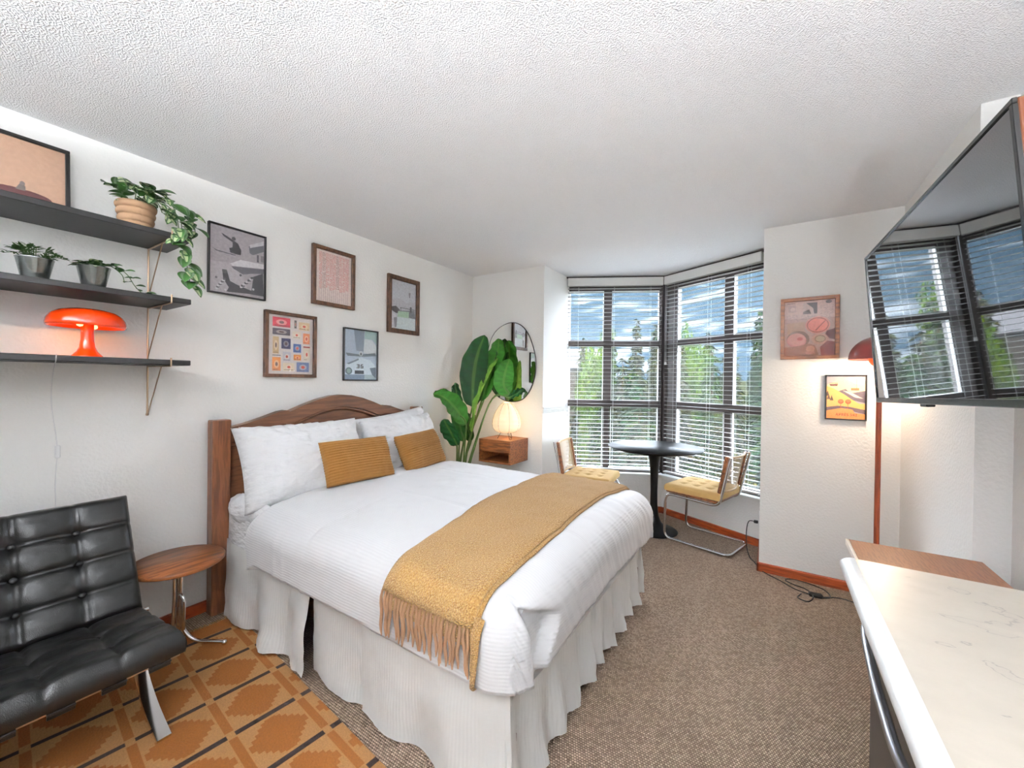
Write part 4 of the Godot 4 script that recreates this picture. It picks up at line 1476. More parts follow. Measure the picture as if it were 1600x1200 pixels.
func shelves() -> void:
	var ys := [1.386, 1.682, 1.983]
	var t := thing("wall_shelf", "black three-tier wall shelf on thin metal brackets", "shelf", V(0, 1.136, 0.24))
	var o := V(0, 1.136, 0.24)
	for y in ys:
		var s := ST()
		box(s, V(0.16, y + 0.0125, 0.24) - o, Vector3(0.316, 0.025, 1.12), 0.0025)
		part("board", s, M.shelf_black, t)
	for v in [0.722, -0.24]:
		var s := ST()
		tube(s, [V(0.008, 2.03, v) - o, V(0.008, 1.14, v) - o], 0.004, 8)
		part("upright", s, M.brass_pale, t)
		s = ST()
		lathe(s, [Vector2(0, -0.006), Vector2(0.006, -0.004), Vector2(0.006, 0.006), Vector2(0, 0.008)], 10, V(0.008, 1.136, v) - o)
		part("end_knob", s, M.brass_pale, t)
		for y in ys:
			s = ST()
			tube(s, fillet([V(0.008, y - 0.004, v) - o, V(0.3235, y - 0.004, v) - o, V(0.3235, y + 0.034, v) - o], 0.006, 3), 0.0035, 8)
			part("bracket_arm", s, M.brass_pale, t)
			s = ST()
			tube(s, [V(0.2, y - 0.005, v) - o, V(0.012, y - 0.25, v) - o], 0.0028, 8)
			part("brace", s, M.brass_pale, t)
	# ---- table lamp with a mushroom cap
	lamp_mushroom()
	# ---- plants
	var green := Color(0.035, 0.1, 0.022)
	var cream := Color(0.5, 0.56, 0.33)
	var lf := [leaf_mesh(0.062, 0.04, green, cream, 0.7), leaf_mesh(0.055, 0.042, green * 0.85, Color(0, 0, 0, 0), 0.5), leaf_mesh(0.05, 0.03, green * 1.3, cream, 0.9)]
	var r := RandomNumberGenerator.new()
	r.seed = 77
	var tp := V(0.2, 2.008, 0.625)
	var a := thing("trailing_plant", "variegated trailing plant in a ribbed clay pot on the top shelf", "plant", tp)
	var ring := []
	ring.append(Vector2(0, 0))
	ring.append(Vector2(0.05, 0))
	for k in 4:
		for j in 5:
			var q := j / 4.0
			ring.append(Vector2(0.056 + 0.012 * k * 0.35 + 0.006 * sin(PI * q), 0.002 + k * 0.03 + q * 0.03))
	ring.append(Vector2(0.06, 0.124))
	ring.append(Vector2(0.058, 0.11))
	pot(ring, M.clay, a, 0.06, 0.112)
	# vines by waypoints (world), leaves set alternately
	var vines := [
		[V(0.2, 2.12, 0.63), V(0.25, 2.19, 0.66), V(0.31, 2.16, 0.71), V(0.33, 2.09, 0.735), V(0.34, 2.0, 0.745), V(0.35, 1.9, 0.765), V(0.35, 1.83, 0.775), V(0.35, 1.775, 0.785)],
		[V(0.2, 2.12, 0.64), V(0.23, 2.17, 0.7), V(0.27, 2.15, 0.78), V(0.29, 2.09, 0.815), V(0.3, 2.03, 0.82)],
		[V(0.2, 2.12, 0.62), V(0.27, 2.17, 0.63), V(0.32, 2.13, 0.665), V(0.34, 2.08, 0.68)],
		[V(0.2, 2.12, 0.63), V(0.26, 2.16, 0.68), V(0.33, 2.09, 0.74), V(0.35, 2.02, 0.75), V(0.345, 1.95, 0.735)],
		[V(0.19, 2.12, 0.6), V(0.2, 2.17, 0.57), V(0.21, 2.175, 0.545)],
		[V(0.19, 2.12, 0.62), V(0.22, 2.2, 0.62), V(0.25, 2.2, 0.6)],
		[V(0.21, 2.12, 0.64), V(0.22, 2.19, 0.66), V(0.24, 2.2, 0.68)]]
	for vn in vines:
		var pts := curve(vn, 6)
		var loc := []
		for p in pts:
			loc.append(p - tp)
		var s := ST()
		tube(s, loc, 0.0018, 5)
		part("vine", s, M.stem, a)
		var j := 4
		while j < loc.size():
			var dirv: Vector3 = (loc[j] - loc[j - 1]).normalized()
			var out := (Vector3(0.55, r.randf_range(-0.25, 0.35), r.randf_range(-1, 1)) + dirv * 0.5).normalized()
			put_leaf(lf[r.randi() % 3], loc[j], out, Vector3(r.randf_range(0.2, 0.9), 1, r.randf_range(-0.3, 0.3)), r.randf_range(1.05, 1.6), a)
			j += 2
	for k in 18:
		var an := r.randf() * TAU
		put_leaf(lf[k % 3], Vector3(cos(an) * 0.03, 0.125 + r.randf() * 0.035, sin(an) * 0.03), Vector3(cos(an), r.randf_range(-0.1, 0.5), sin(an)), Vector3.UP, r.randf_range(1.0, 1.4), a)
	# zinc pots on the middle shelf
	var zprof := [Vector2(0, 0), Vector2(0.036, 0), Vector2(0.037, 0.002), Vector2(0.052, 0.082), Vector2(0.0535, 0.085), Vector2(0.052, 0.087), Vector2(0.05, 0.08), Vector2(0.046, 0.06)]
	var zp := V(0.262, 1.7075, 0.475)
	var z1 := thing("potted_plant", "leafy plant spilling from a zinc pot, next to the shelf bracket", "plant", zp, 0, "plants in zinc pots")
	pot(zprof, M.zinc, z1, 0.047, 0.072)
	for k in 16:
		var an := r.randf() * TAU
		put_leaf(lf[1 if k % 3 else 0], Vector3(cos(an) * 0.02, 0.078 + r.randf() * 0.02, sin(an) * 0.02), Vector3(cos(an), r.randf_range(0.05, 0.7), sin(an)), Vector3.UP, r.randf_range(0.8, 1.1), z1)
	for vn in [[Vector3(0, 0.08, 0), Vector3(0.0, 0.11, -0.05), Vector3(0.01, 0.08, -0.1), Vector3(0.01, 0.03, -0.13), Vector3(0.0, 0.004, -0.16), Vector3(0.0, 0.004, -0.185)], [Vector3(0, 0.08, 0), Vector3(0.02, 0.1, -0.04), Vector3(0.03, 0.07, -0.08), Vector3(0.03, 0.035, -0.09)]]:
		var pts := curve(vn, 5)
		var s := ST()
		tube(s, pts, 0.0016, 5)
		part("vine", s, M.stem, z1)
		for j in range(3, pts.size(), 3):
			put_leaf(lf[1], pts[j], Vector3(r.randf_range(0.2, 0.8), 0.25, r.randf_range(-1, 0.3)), Vector3(0.6, 1, 0), r.randf_range(0.6, 0.85), z1)
	zp = V(0.225, 1.7075, 0.317)
	var z2 := thing("potted_plant", "spiky herb-like plant in a zinc pot, above the orange lamp", "plant", zp, 0, "plants in zinc pots")
	pot(zprof, M.zinc, z2, 0.047, 0.072)
	var sp := leaf_mesh(0.03, 0.008, Color(0.05, 0.12, 0.025), Color(0, 0, 0, 0), 0.4, 0.2, 4)
	for k in 20:
		var an := r.randf() * TAU
		var lean := r.randf_range(0.1, 0.9)
		var p0 := Vector3(cos(an) * 0.02, 0.075, sin(an) * 0.02)
		var tip := p0 + Vector3(cos(an) * lean * 0.075, 0.06 - lean * 0.045, sin(an) * lean * 0.075)
		var pts := curve([p0, p0.lerp(tip, 0.5) + Vector3(0, 0.015, 0), tip], 4)
		var s := ST()
		tube(s, pts, 0.0012, 4)
		part("stem", s, M.stem, z2)
		for j in range(2, pts.size()):
			for side in [-1, 1]:
				put_leaf(sp, pts[j], Vector3(cos(an + side * 1.1), r.randf_range(0.1, 0.8), sin(an + side * 1.1)), Vector3.UP, r.randf_range(0.7, 1.1), z2)

# ------------------------------------------------------------------ lounge chair
func cushion(nu: int, nv: int, w: float, l: float, t: float, dense: int, seed_: float, soft := 0.03) -> SurfaceTool:
	# tufted pad: w along x, l along y, top towards +z, welts sunk along the seams
	var s := ST()
	var f := func(x: float, y: float) -> Vector3:
		var a := x * nu
		var b := y * nv
		var da := absf(a - roundf(a)) * w / nu
		var db := absf(b - roundf(b)) * l / nv
		if roundf(a) == 0 or roundf(a) == nu:
			da = 1.0
		if roundf(b) == 0 or roundf(b) == nv:
			db = 1.0
		var z := t
		z -= 0.012 * exp(-da / 0.009) + 0.012 * exp(-db / 0.009)
		if da < 1.0 and db < 1.0:
			z -= soft * 0.5 * exp(-(da * da + db * db) / 0.0009)
		z += 0.006 * (absf(sin(a * PI)) * absf(sin(b * PI))) + 0.003 * noise.get_noise_2d(x * 9.0 + seed_, y * 9.0)
		var ex := minf(x, 1.0 - x) * w
		var ey := minf(y, 1.0 - y) * l
		var e := minf(ex, ey)
		if e < 0.03:
			var q := 1.0 - e / 0.03
			z -= (1.0 - sqrt(maxf(0.0, 1.0 - q * q))) * 0.03
		return Vector3((x - 0.5) * w, (y - 0.5) * l, z)
	grid(s, nu * dense, nv * dense, f)
	# side band and underside
	var k := 12
	for e in 4:
		var n := nu * dense if e % 2 == 0 else nv * dense
		grid(s, n, 4, func(x, y):
			var q: Vector2 = [Vector2(x, 0), Vector2(1, x), Vector2(1 - x, 1), Vector2(0, 1 - x)][e]
			var p: Vector3 = f.call(q.x, q.y)
			p.z = lerpf(0.0, p.z, y)
			var bul := 0.006 * sin(y * PI)
			p += Vector3(signf(q.x - 0.5) * bul if e % 2 else 0.0, signf(q.y - 0.5) * bul if e % 2 == 0 else 0.0, 0)
			return p)
	s.set_smooth_group(-1)
	quad(s, Vector3(-w / 2, -l / 2, 0), Vector3(-w / 2, l / 2, 0), Vector3(w / 2, l / 2, 0), Vector3(w / 2, -l / 2, 0))
	return s

func armchair() -> void:
	# seat from (0.46, 0.33) to (0.88, 0.40) in section, back from there up to (0.25, 0.80); v from -0.24 to 0.61
	var vr := 0.597
	var w := 0.85
	var vc := vr - w / 2
	var org := V(0.55, 0, vc)
	var t := thing("lounge_chair", "black tufted leather lounge chair on crossed chrome legs", "armchair", org)
	var back_dir := Vector3(0.232 - 0.455, 0.795 - 0.345, 0)
	var bl := back_dir.length()
	var yv := back_dir.normalized()
	var zv := Vector3(yv.y, -yv.x, 0)
	var xv := Vector3(0, 0, -1)
	# x cross y must be z
	xv = yv.cross(zv)
	var th := 0.075
	var bs := cushion(5, 4, w, bl, th, 16, 2.0)
	var bc := part("back_cushion", bs, M.leather, t)
	var base := Vector3(0.343, 0.57, 0) - zv * th - Vector3(0.55, 0, 0)
	bc.transform = Transform3D(Basis(xv, yv, zv), base)
	var button := ST()
	lathe(button, [Vector2(0.0115, -0.004), Vector2(0.012, 0.001), Vector2(0.009, 0.005), Vector2(0.004, 0.0075), Vector2(0, 0.008)], 14)
	var bm := solid(button)
	for i in range(1, 5):
		for j in range(1, 4):
			var o := place("button", bm, M.leather, bc)
			o.transform = Transform3D(Basis(Vector3.RIGHT, Vector3(0, 0, 1), Vector3(0, -1, 0)), Vector3((i / 5.0 - 0.5) * w, (j / 4.0 - 0.5) * bl, th - 0.025))
	var sd := Vector3(0.885 - 0.44, 0.405 - 0.355, 0)
	var sl := sd.length()
	var sy := sd.normalized()
	var sz := Vector3(-sy.y, sy.x, 0)
	var sx := sy.cross(sz)
	var ss := cushion(5, 3, w, sl, 0.085, 16, 7.0)
	var sc := part("seat_cushion", ss, M.leather, t)
	sc.transform = Transform3D(Basis(sx, sy, sz), Vector3(0.6625, 0.38, 0) - sz * 0.085 - Vector3(0.55, 0, 0))
	for i in range(1, 5):
		for j in range(1, 3):
			var o := place("button", bm, M.leather, sc)
			o.transform = Transform3D(Basis(Vector3.RIGHT, Vector3(0, 0, 1), Vector3(0, -1, 0)), Vector3((i / 5.0 - 0.5) * w, (j / 3.0 - 0.5) * sl, 0.085 - 0.025))
	# chrome: on each side two crossing curved flat bars
	for k in [-1, 1]:
		var z: float = -k * (w / 2 - 0.05)
		var c1 := curve([Vector3(0.215, 0.72, z), Vector3(0.31, 0.53, z), Vector3(0.45, 0.32, z), Vector3(0.6, 0.16, z), Vector3(0.72, 0.075, z), Vector3(0.86, 0.018, z)], 8)
		var c2 := curve([Vector3(0.875, 0.318, z), Vector3(0.72, 0.3, z), Vector3(0.56, 0.25, z), Vector3(0.42, 0.16, z), Vector3(0.32, 0.07, z), Vector3(0.27, 0.018, z)], 8)
		for c in [c1, c2]:
			var s := ST()
			var pts := []
			for p in c:
				pts.append(p - Vector3(0.55, 0, 0))
			bar(s, pts, 0.042, 0.012)
			part("leg", s, M.chrome, t)
		# end cap at the hinge of back and seat
		var s2 := ST()
		tube(s2, [Vector3(-0.09, 0.335, -k * (w / 2 - 0.07)), Vector3(-0.09, 0.335, -k * (w / 2 + 0.012))], 0.009, 12)
		part("hinge_cap", s2, M.chrome, t)
	for x in [[0.86, 0.312], [0.47, 0.268]]:
		var s := ST()
		box(s, Vector3(x[0] - 0.55, x[1], 0), Vector3(0.035, 0.014, w - 0.02), 0.002)
		part("cross_bar", s, M.brass_pale, t)
	# leather straps slung under the seat
	for k in 7:
		var z := -w / 2 + 0.07 + k * (w - 0.14) / 6.0
		var s := ST()
		box(s, Vector3(0.665 - 0.55, 0.283 + 0.002, z), Vector3(0.46, 0.006, 0.06), 0.001, Basis(Vector3(0, 0, 1), atan2(0.044, 0.39)))
		box(s, Vector3(0.882 - 0.55, 0.308, z), Vector3(0.007, 0.03, 0.06), 0.001)
		part("strap", s, M.leather, t)

func bar(s: SurfaceTool, pts: Array, wide: float, thick: float) -> void:
	# flat bar swept in the xy plane, wide along z
	s.set_smooth_group(-1)
	var ring := []
	for i in pts.size():
		var t: Vector3 = (pts[mini(i + 1, pts.size() - 1)] - pts[maxi(i - 1, 0)]).normalized()
		var n := Vector3(-t.y, t.x, 0)
		ring.append([pts[i] + n * thick / 2 + Vector3(0, 0, wide / 2), pts[i] + n * thick / 2 - Vector3(0, 0, wide / 2), pts[i] - n * thick / 2 - Vector3(0, 0, wide / 2), pts[i] - n * thick / 2 + Vector3(0, 0, wide / 2)])
	for k in 4:
		s.set_smooth_group(k + 1)
		for i in pts.size() - 1:
			var l := (k + 1) % 4
			quad(s, ring[i][k], ring[i + 1][k], ring[i + 1][l], ring[i][l])
	s.set_smooth_group(-1)
	quad(s, ring[0][0], ring[0][1], ring[0][2], ring[0][3])
	var e: Array = ring[-1]
	quad(s, e[3], e[2], e[1], e[0])

func side_table() -> void:
	var org := V(0.272, 0.0095, 0.772)
	var t := thing("side_table", "small round walnut side table on bent chrome tubes", "side table", org)
	var s := ST()
	lathe(s, [Vector2(0, 0.408), Vector2(0.18, 0.408), Vector2(0.187, 0.413), Vector2(0.188, 0.424), Vector2(0.184, 0.43), Vector2(0, 0.43)], 48)
	part("table_top", s, M.teak, t)
	for k in 3:
		var a := deg_to_rad([38.0, 160.0, 242.0][k])
		var d := Vector3(cos(a), 0, -sin(a))
		var sd := Vector3(-d.z, 0, d.x) * 0.012
		s = ST()
		tube(s, fillet([d * 0.014 + Vector3(0, 0.408, 0), d * 0.014 + Vector3(0, 0.22, 0), d * 0.02 + Vector3(0, 0.09, 0), d * 0.07 + Vector3(0, 0.03, 0), d * 0.215 + Vector3(0, 0.018, 0)], 0.045, 6), 0.0085, 12)
		part("leg", s, M.chrome, t)
		s = ST()
		lathe(s, [Vector2(0, 0.002), Vector2(0.009, 0.005), Vector2(0.013, 0.014), Vector2(0.009, 0.024), Vector2(0, 0.028)], 14, d * 0.215)
		part("foot", s, M.chrome, t)
	s = ST()
	tube(s, fillet([Vector3(0.03, 0.09, -0.012), Vector3(0.04, 0.24, -0.012), Vector3(0.012, 0.27, -0.006), Vector3(0, 0.2, 0)], 0.03, 6), 0.0075, 10)
	part("loop_brace", s, M.chrome, t)

func rug() -> void:
	var ang := deg_to_rad(5.6)
	var L := 1.75
	var W := 1.18
	# corner at the fringe end, far side
	var ax := Vector2(cos(ang), -sin(ang))
	var ay := Vector2(sin(ang), cos(ang))
	var c0 := P2(0.205, 1.062)
	var mid := c0 + ax * L / 2 - ay * W / 2
	var t := thing("patterned_rug", "flat-woven ochre rug with stepped diamonds under the lounge chair", "rug", V(mid.x, 0, mid.y), ang)
	t.rotation.y = -ang
	var orange := Color(0.5, 0.29, 0.07)
	var tan_c := Color(0.57, 0.41, 0.24)
	var dark := Color(0.12, 0.045, 0.03)
	var wr := RandomNumberGenerator.new()
	wr.seed = 4
	var tex := image_tex(700, 472, func(x: int, y: int):
		var l := x / 700.0 * L          # along
		var w := y / 472.0 * W          # from the far edge
		var q := fposmod(w - 0.035, 0.238)
		var k := fposmod(l - 0.118, 0.248)
		var c := orange
		var on_line := k < 0.011 or k > 0.237
		if w < 0.028 and on_line:
			c = dark
		elif q < 0.028:
			c = tan_c if (k < 0.02 or k > 0.228) else orange
			if l < 0.1 or l > L - 0.1:
				c = orange
		elif l < 0.1 or l > L - 0.1:
			c = orange
		elif on_line:
			c = dark
		else:
			# stepped diamond
			var dx := absf(k - 0.124)
			var dy := absf(q - 0.133)
			var step := floorf(dx / 0.0185) * 0.0185
			c = orange if dy < 0.098 - step * 0.86 and dx < 0.1 else tan_c
		var g := 0.93 + wr.randf() * 0.12
		return Color(c.r * g, c.g * g, c.b * g))
	var m := mat(Color.WHITE, 0.95)
	m.albedo_texture = tex
	relief(m, ntex(0.3, [], 101), 0.15)
	var s := ST()
	var h := 0.009
	# local x along, local z towards the camera side
	var a := Vector3(-L / 2, h, W / 2)
	var b := Vector3(L / 2, h, W / 2)
	var c := Vector3(L / 2, h, -W / 2)
	var d := Vector3(-L / 2, h, -W / 2)
	uvquad(s, a, b, c, d)
	part("pile", s, m, t)
	s = ST()
	box(s, Vector3(0, h / 2 - 0.0005, 0), Vector3(L, h - 0.001, W))
	part("edge", s, mat(orange, 0.95), t)
	s = ST()
	var fr := RandomNumberGenerator.new()
	fr.seed = 8
	for e in [-1, 1]:
		for k in 150:
			var z := lerpf(-W / 2, W / 2, (k + 0.5) / 150.0)
			var l := fr.randf_range(0.02, 0.035)
			tube(s, [Vector3(e * L / 2, 0.005, z), Vector3(e * (L / 2 + l * 0.5), 0.008, z + fr.randf_range(-0.006, 0.006)), Vector3(e * (L / 2 + l), 0.003, z + fr.randf_range(-0.012, 0.012))], 0.0018, 4, false)
	var fg := part("fringe", s, mat(Color(0.66, 0.48, 0.27), 1.0), t)
	fg.set_meta("kind", "stuff")

# ------------------------------------------------------------------ corner: plant, mirror, nightstand
func big_leaf(pts: Array, w: float, c: Color, face: Vector3, fold := 0.3, droop := 0.0) -> ArrayMesh:
	# a paddle leaf along a midrib through points, its face turned to "face"
	var mid := curve(pts, 7)
	var n := mid.size() - 1
	var s := ST()
	s.set_smooth_group(0)
	var K := 8
	var at := func(i: int, k: int) -> Vector3:
		var t := float(i) / n
		var tg: Vector3 = (mid[mini(i + 1, n)] - mid[maxi(i - 1, 0)]).normalized()
		var sd := tg.cross(face).normalized()
		var nn := sd.cross(tg)
		var hw := w / 2 * pow(maxf(0.0, sin(PI * pow(clampf(t, 0.0, 1.0), 0.85))), 0.6)
		var q := float(k) / K
		var wav := 0.012 * sin(t * 26.0 + k * 0.9) * absf(q)
		return mid[i] + sd * q * hw * cos(fold * 0.6) + nn * (absf(q) * hw * fold + wav - droop * q * q * hw)
	for i in n:
		for k in range(-K, K):
			# ribs: slightly paler lines running out from the midrib
			var cc := c.lerp(c * 1.35, 0.5 + 0.5 * sin(i * 2.4 + k * 0.4))
			if k == -1 or k == 0:
				cc = c.lerp(Color(0.16, 0.26, 0.06), 0.3)
			s.set_color(cc)
			quad(s, at.call(i, k), at.call(i, k + 1), at.call(i + 1, k + 1), at.call(i + 1, k))
	return solid(s)

func corner_group() -> void:
	# ---- strelitzia in a pot behind the bed
	var org := V(0.26, 0, 2.88)
	var t := thing("banana_leaf_plant", "tall plant with big paddle leaves standing behind the bed corner", "plant", org)
	var s := ST()
	lathe(s, [Vector2(0, 0), Vector2(0.1, 0), Vector2(0.104, 0.004), Vector2(0.135, 0.26), Vector2(0.137, 0.268), Vector2(0.132, 0.27), Vector2(0.125, 0.25), Vector2(0.12, 0.22)], 36)
	part("pot", s, mat(Color(0.82, 0.8, 0.77), 0.5), t)
	s = ST()
	lathe(s, [Vector2(0.122, 0.22), Vector2(0.12, 0.235), Vector2(0, 0.24)], 24)
	part("soil", s, M.soil, t)
	var dk := Color(0.004, 0.026, 0.006)
	var md := Color(0.02, 0.085, 0.01)
	var lt := Color(0.09, 0.19, 0.025)
	# leaves: base and tip by picture position and depth; width; colour; face
	var fwd := Vector3(0.5, 0.2, 1).normalized()
	var lv := [
		[[738, 636, 3.9], [740, 590, 3.9], [746, 555, 3.92], [757, 524, 3.98], 0.27, dk, Vector3(0.45, 0.1, 1), 0.25],
		[[752, 628, 3.92], [768, 580, 3.96], [778, 548, 3.98], [779, 529, 3.99], 0.2, md * 1.2, Vector3(0.1, 0.2, 1), 0.2],
		[[737, 676, 3.78], [746, 630, 3.8], [762, 590, 3.84], [778, 560, 3.86], 0.1, lt * 1.15, Vector3(-0.6, -0.1, 1), 0.5],
		[[794, 617, 3.7], [787, 600, 3.72], [790, 580, 3.74], [796, 561, 3.76], 0.19, md * 1.25, Vector3(0.5, 0.3, 1), 0.3],
		[[728, 663, 3.7], [713, 640, 3.62], [695, 622, 3.56], [677, 615, 3.52], 0.2, md, Vector3(0.3, 0.9, 0.8), 0.25],
		[[724, 690, 3.74], [719, 665, 3.76], [714, 640, 3.78], [712, 620, 3.8], 0.14, md * 0.8, Vector3(0.8, 0.1, 1), 0.4],
		[[720, 650, 3.95], [716, 630, 3.96], [713, 612, 3.98], [712, 598, 4.0], 0.12, dk, Vector3(0.3, 0, 1), 0.3],
		[[714, 696, 3.66], [706, 678, 3.62], [698, 664, 3.58], [693, 655, 3.56], 0.15, dk * 1.3, Vector3(0.4, 0.0, 1), 0.35],
		[[736, 690, 3.9], [732, 670, 3.92], [730, 655, 3.92], [731, 645, 3.93], 0.13, md * 0.6, Vector3(0.3, 0.1, 1), 0.3],
		[[796, 621, 3.7], [806, 616, 3.7], [814, 612, 3.7], [821, 609, 3.7], 0.085, dk * 1.5, Vector3(0.2, 0.7, 1), 0.3],
		[[757, 622, 3.94], [766, 590, 3.97], [772, 565, 3.98], [776, 548, 3.99], 0.1, dk, Vector3(-0.3, 0, 1), 0.3]]
	for q in lv:
		var pts := []
		for k in 4:
			var d := pixel_dir(q[k][0], q[k][1])
			pts.append(Vector3(2.6946, 1.329, 0) + d * q[k][2] - org)
		var o := place("leaf", big_leaf(pts, q[4], q[5], q[6].normalized(), q[7]), M.leaf, t)
		# stalk from the soil to the leaf
		s = ST()
		var b0 := Vector3(rng.randf_range(-0.05, 0.05), 0.2, rng.randf_range(-0.05, 0.05))
		var e: Vector3 = pts[0]
		var e2: Vector3 = pts[0].lerp(pts[1], 0.6)
		var way := Vector3(lerpf(b0.x, e.x, 0.35), lerpf(b0.y, e.y, 0.55), lerpf(b0.z, e.z, 0.35))
		if q[0][0] > 790:
			# these two arch over beside the lamp
			way = Vector3(2.6946, 1.329, 0) + pixel_dir(764, 632) * 3.72 - org
		tube(s, curve([b0, way, e, e2], 8), 0.0075, 8)
		part("stalk", s, M.stem, t)
	# ---- mirror
	var mp := [Vector2(0.262, 1.77), Vector2(0.335, 1.857), Vector2(0.432, 1.905), Vector2(0.528, 1.915), Vector2(0.621, 1.88), Vector2(0.698, 1.797), Vector2(0.752, 1.679), Vector2(0.784, 1.563), Vector2(0.789, 1.473), Vector2(0.772, 1.358), Vector2(0.722, 1.241), Vector2(0.648, 1.161), Vector2(0.54, 1.131), Vector2(0.412, 1.147), Vector2(0.305, 1.215), Vector2(0.232, 1.34), Vector2(0.205, 1.48), Vector2(0.22, 1.64)]
	var ol := outline(mp, 5)
	var mi := thing("wall_mirror", "rounded frameless-looking mirror with a thin dark rim behind the plant", "mirror", V(0.5, 1.131, VB))
	var loc := PackedVector2Array()
	for p in ol:
		loc.append(p - Vector2(0.5, 1.131))
	s = ST()
	prism(s, loc, 0.012, Transform3D(Basis(), Vector3(0, 0, 0.002)))
	part("mirror_glass", s, mat(Color(0.93, 0.94, 0.935), 0.01, 1.0), mi)
	s = ST()
	var loop := []
	for p in loc:
		loop.append(Vector3(p.x, p.y, 0.01))
	loop.append(loop[0])
	tube(s, loop, 0.0055, 8, false)
	part("rim", s, M.black_steel, mi)
	# ---- floating nightstand
	var w := 0.355
	var x0 := 0.352
	var n := thing("nightstand", "floating walnut nightstand with a drawer and an open compartment", "nightstand", V(x0 + w / 2, 0.567, VB))
	var dp := 0.32
	var hh := 0.217
	var bx := func(called: String, c: Vector3, size: Vector3, m: Material, par: Node3D) -> Node3D:
		var st := ST()
		box(st, c, size, 0.0015)
		return part(called, st, m, par)
	bx.call("top_panel", Vector3(0, hh - 0.008, dp / 2), Vector3(w, 0.016, dp), M.walnut, n)
	bx.call("bottom_panel", Vector3(0, 0.008, dp / 2), Vector3(w - 0.032, 0.016, dp), M.walnut, n)
	for k in [-1, 1]:
		bx.call("side_panel", Vector3(k * (w / 2 - 0.008), hh / 2 - 0.008, dp / 2), Vector3(0.016, hh - 0.016, dp), M.headpost if false else M.walnut, n)
	bx.call("back_panel", Vector3(0, hh / 2, 0.006), Vector3(w - 0.032, hh - 0.032, 0.01), M.walnut, n)
	var dr: Node3D = bx.call("drawer", Vector3(0, hh - 0.016 - 0.045, dp - 0.008), Vector3(w - 0.035, 0.09, 0.014), M.walnut, n)
	bx.call("divider", Vector3(0, hh - 0.115, dp / 2 - 0.01), Vector3(w - 0.034, 0.01, dp - 0.03), M.walnut, n)

# ------------------------------------------------------------------ bay: table and two chairs
func cantilever_chair(label: String, at: Vector3, turn: float) -> Node3D:
	# faces +x
	var t := thing("cantilever_chair", label, "chair", at, turn, "chairs at the round table")
	var w := 0.205
	var s := ST()
	var a := []
	for k in [-1, 1]:
		var z: float = w * k
		var side := [Vector3(-0.285, 0.77, z), Vector3(-0.2, 0.375, z), Vector3(0.235, 0.392, z), Vector3(0.245, 0.011, z), Vector3(-0.28, 0.011, z)]
		if k == 1:
			side.reverse()
		a += side
	tube(s, fillet(a, 0.065, 7), 0.0115, 12)
	part("tube_frame", s, M.chrome, t)
	# seat: wooden rim and a buttoned pad
	s = ST()
	box(s, Vector3(0.015, 0.41, 0), Vector3(0.43, 0.022, 0.43), 0.006, Basis(Vector3(0, 0, 1), 0.03))
	part("seat_board", s, M.teak, t)
	s = ST()
	var pw := 0.45
	var pad := func(x: float, y: float) -> Vector3:
		var px := (x - 0.5) * pw
		var pz := (0.5 - y) * pw
		var e := minf(minf(x, 1 - x), minf(y, 1 - y)) * pw
		var yy := 0.058
		if e < 0.03:
			var q := 1.0 - e / 0.03
			yy -= (1.0 - sqrt(maxf(0, 1 - q * q))) * 0.022
		for i in 3:
			for j in 3:
				var d := Vector2(px - (i - 1) * 0.11, pz - (j - 1) * 0.11).length()
				yy -= 0.016 * exp(-d * d / 0.0005)
		yy += 0.006 * cos(px * 6.0) * cos(pz * 6.0)
		return Vector3(px + 0.015, 0.421 + yy, pz)
	grid(s, 48, 48, pad)
	for e in 4:
		grid(s, 48, 4, func(x, y):
			var q: Vector2 = [Vector2(x, 0), Vector2(1, x), Vector2(1 - x, 1), Vector2(0, 1 - x)][e]
			var p: Vector3 = pad.call(q.x, q.y)
			p.y = lerpf(0.422, p.y, y)
			return p)
	var pd := part("seat_pad", s, M.velvet, t)
	var bs := ST()
	lathe(bs, [Vector2(0.006, 0), Vector2(0.0065, 0.002), Vector2(0.004, 0.0045), Vector2(0, 0.005)], 10)
	var bm := solid(bs)
	for i in 3:
		for j in 3:
			var o := place("button", bm, M.velvet, pd)
			o.position = Vector3(0.015 + (i - 1) * 0.11, 0.468, (j - 1) * 0.11)
	# back: cane between two wooden stiles, bowed
	var p0 := Vector3(-0.212, 0.475, 0)
	var p1 := Vector3(-0.268, 0.768, 0)
	var up := (p1 - p0).normalized()
	var fr := Vector3(up.y, -up.x, 0)
	for k in [-1, 1]:
		s = ST()
		box(s, (p0 + p1) / 2 + Vector3(0, 0, k * 0.193) + fr * 0.014, Vector3(0.026, 0.3, 0.036), 0.007, Basis(fr, up, Vector3(0, 0, 1)))
		part("back_stile", s, M.teak, t)
	for q in [0.03, 0.97]:
		s = ST()
		var pts := []
		for j in 9:
			var z := lerpf(-0.18, 0.18, j / 8.0)
			pts.append(p0.lerp(p1, q) + Vector3(0, 0, z) + fr * (0.014 - 0.03 * (1.0 - pow(z / 0.18, 2.0))))
		tube(s, pts, 0.009, 8)
		part("back_rail", s, M.cane_wood, t)
	s = ST()
	grid(s, 12, 6, func(x, y):
		var z := lerpf(0.178, -0.178, x)
		return p0.lerp(p1, lerpf(0.03, 0.97, y)) + Vector3(0, 0, z) + fr * (0.016 - 0.03 * (1.0 - pow(z / 0.18, 2.0))), false, true)
	part("cane_web", s, M.cane, t)
	return t

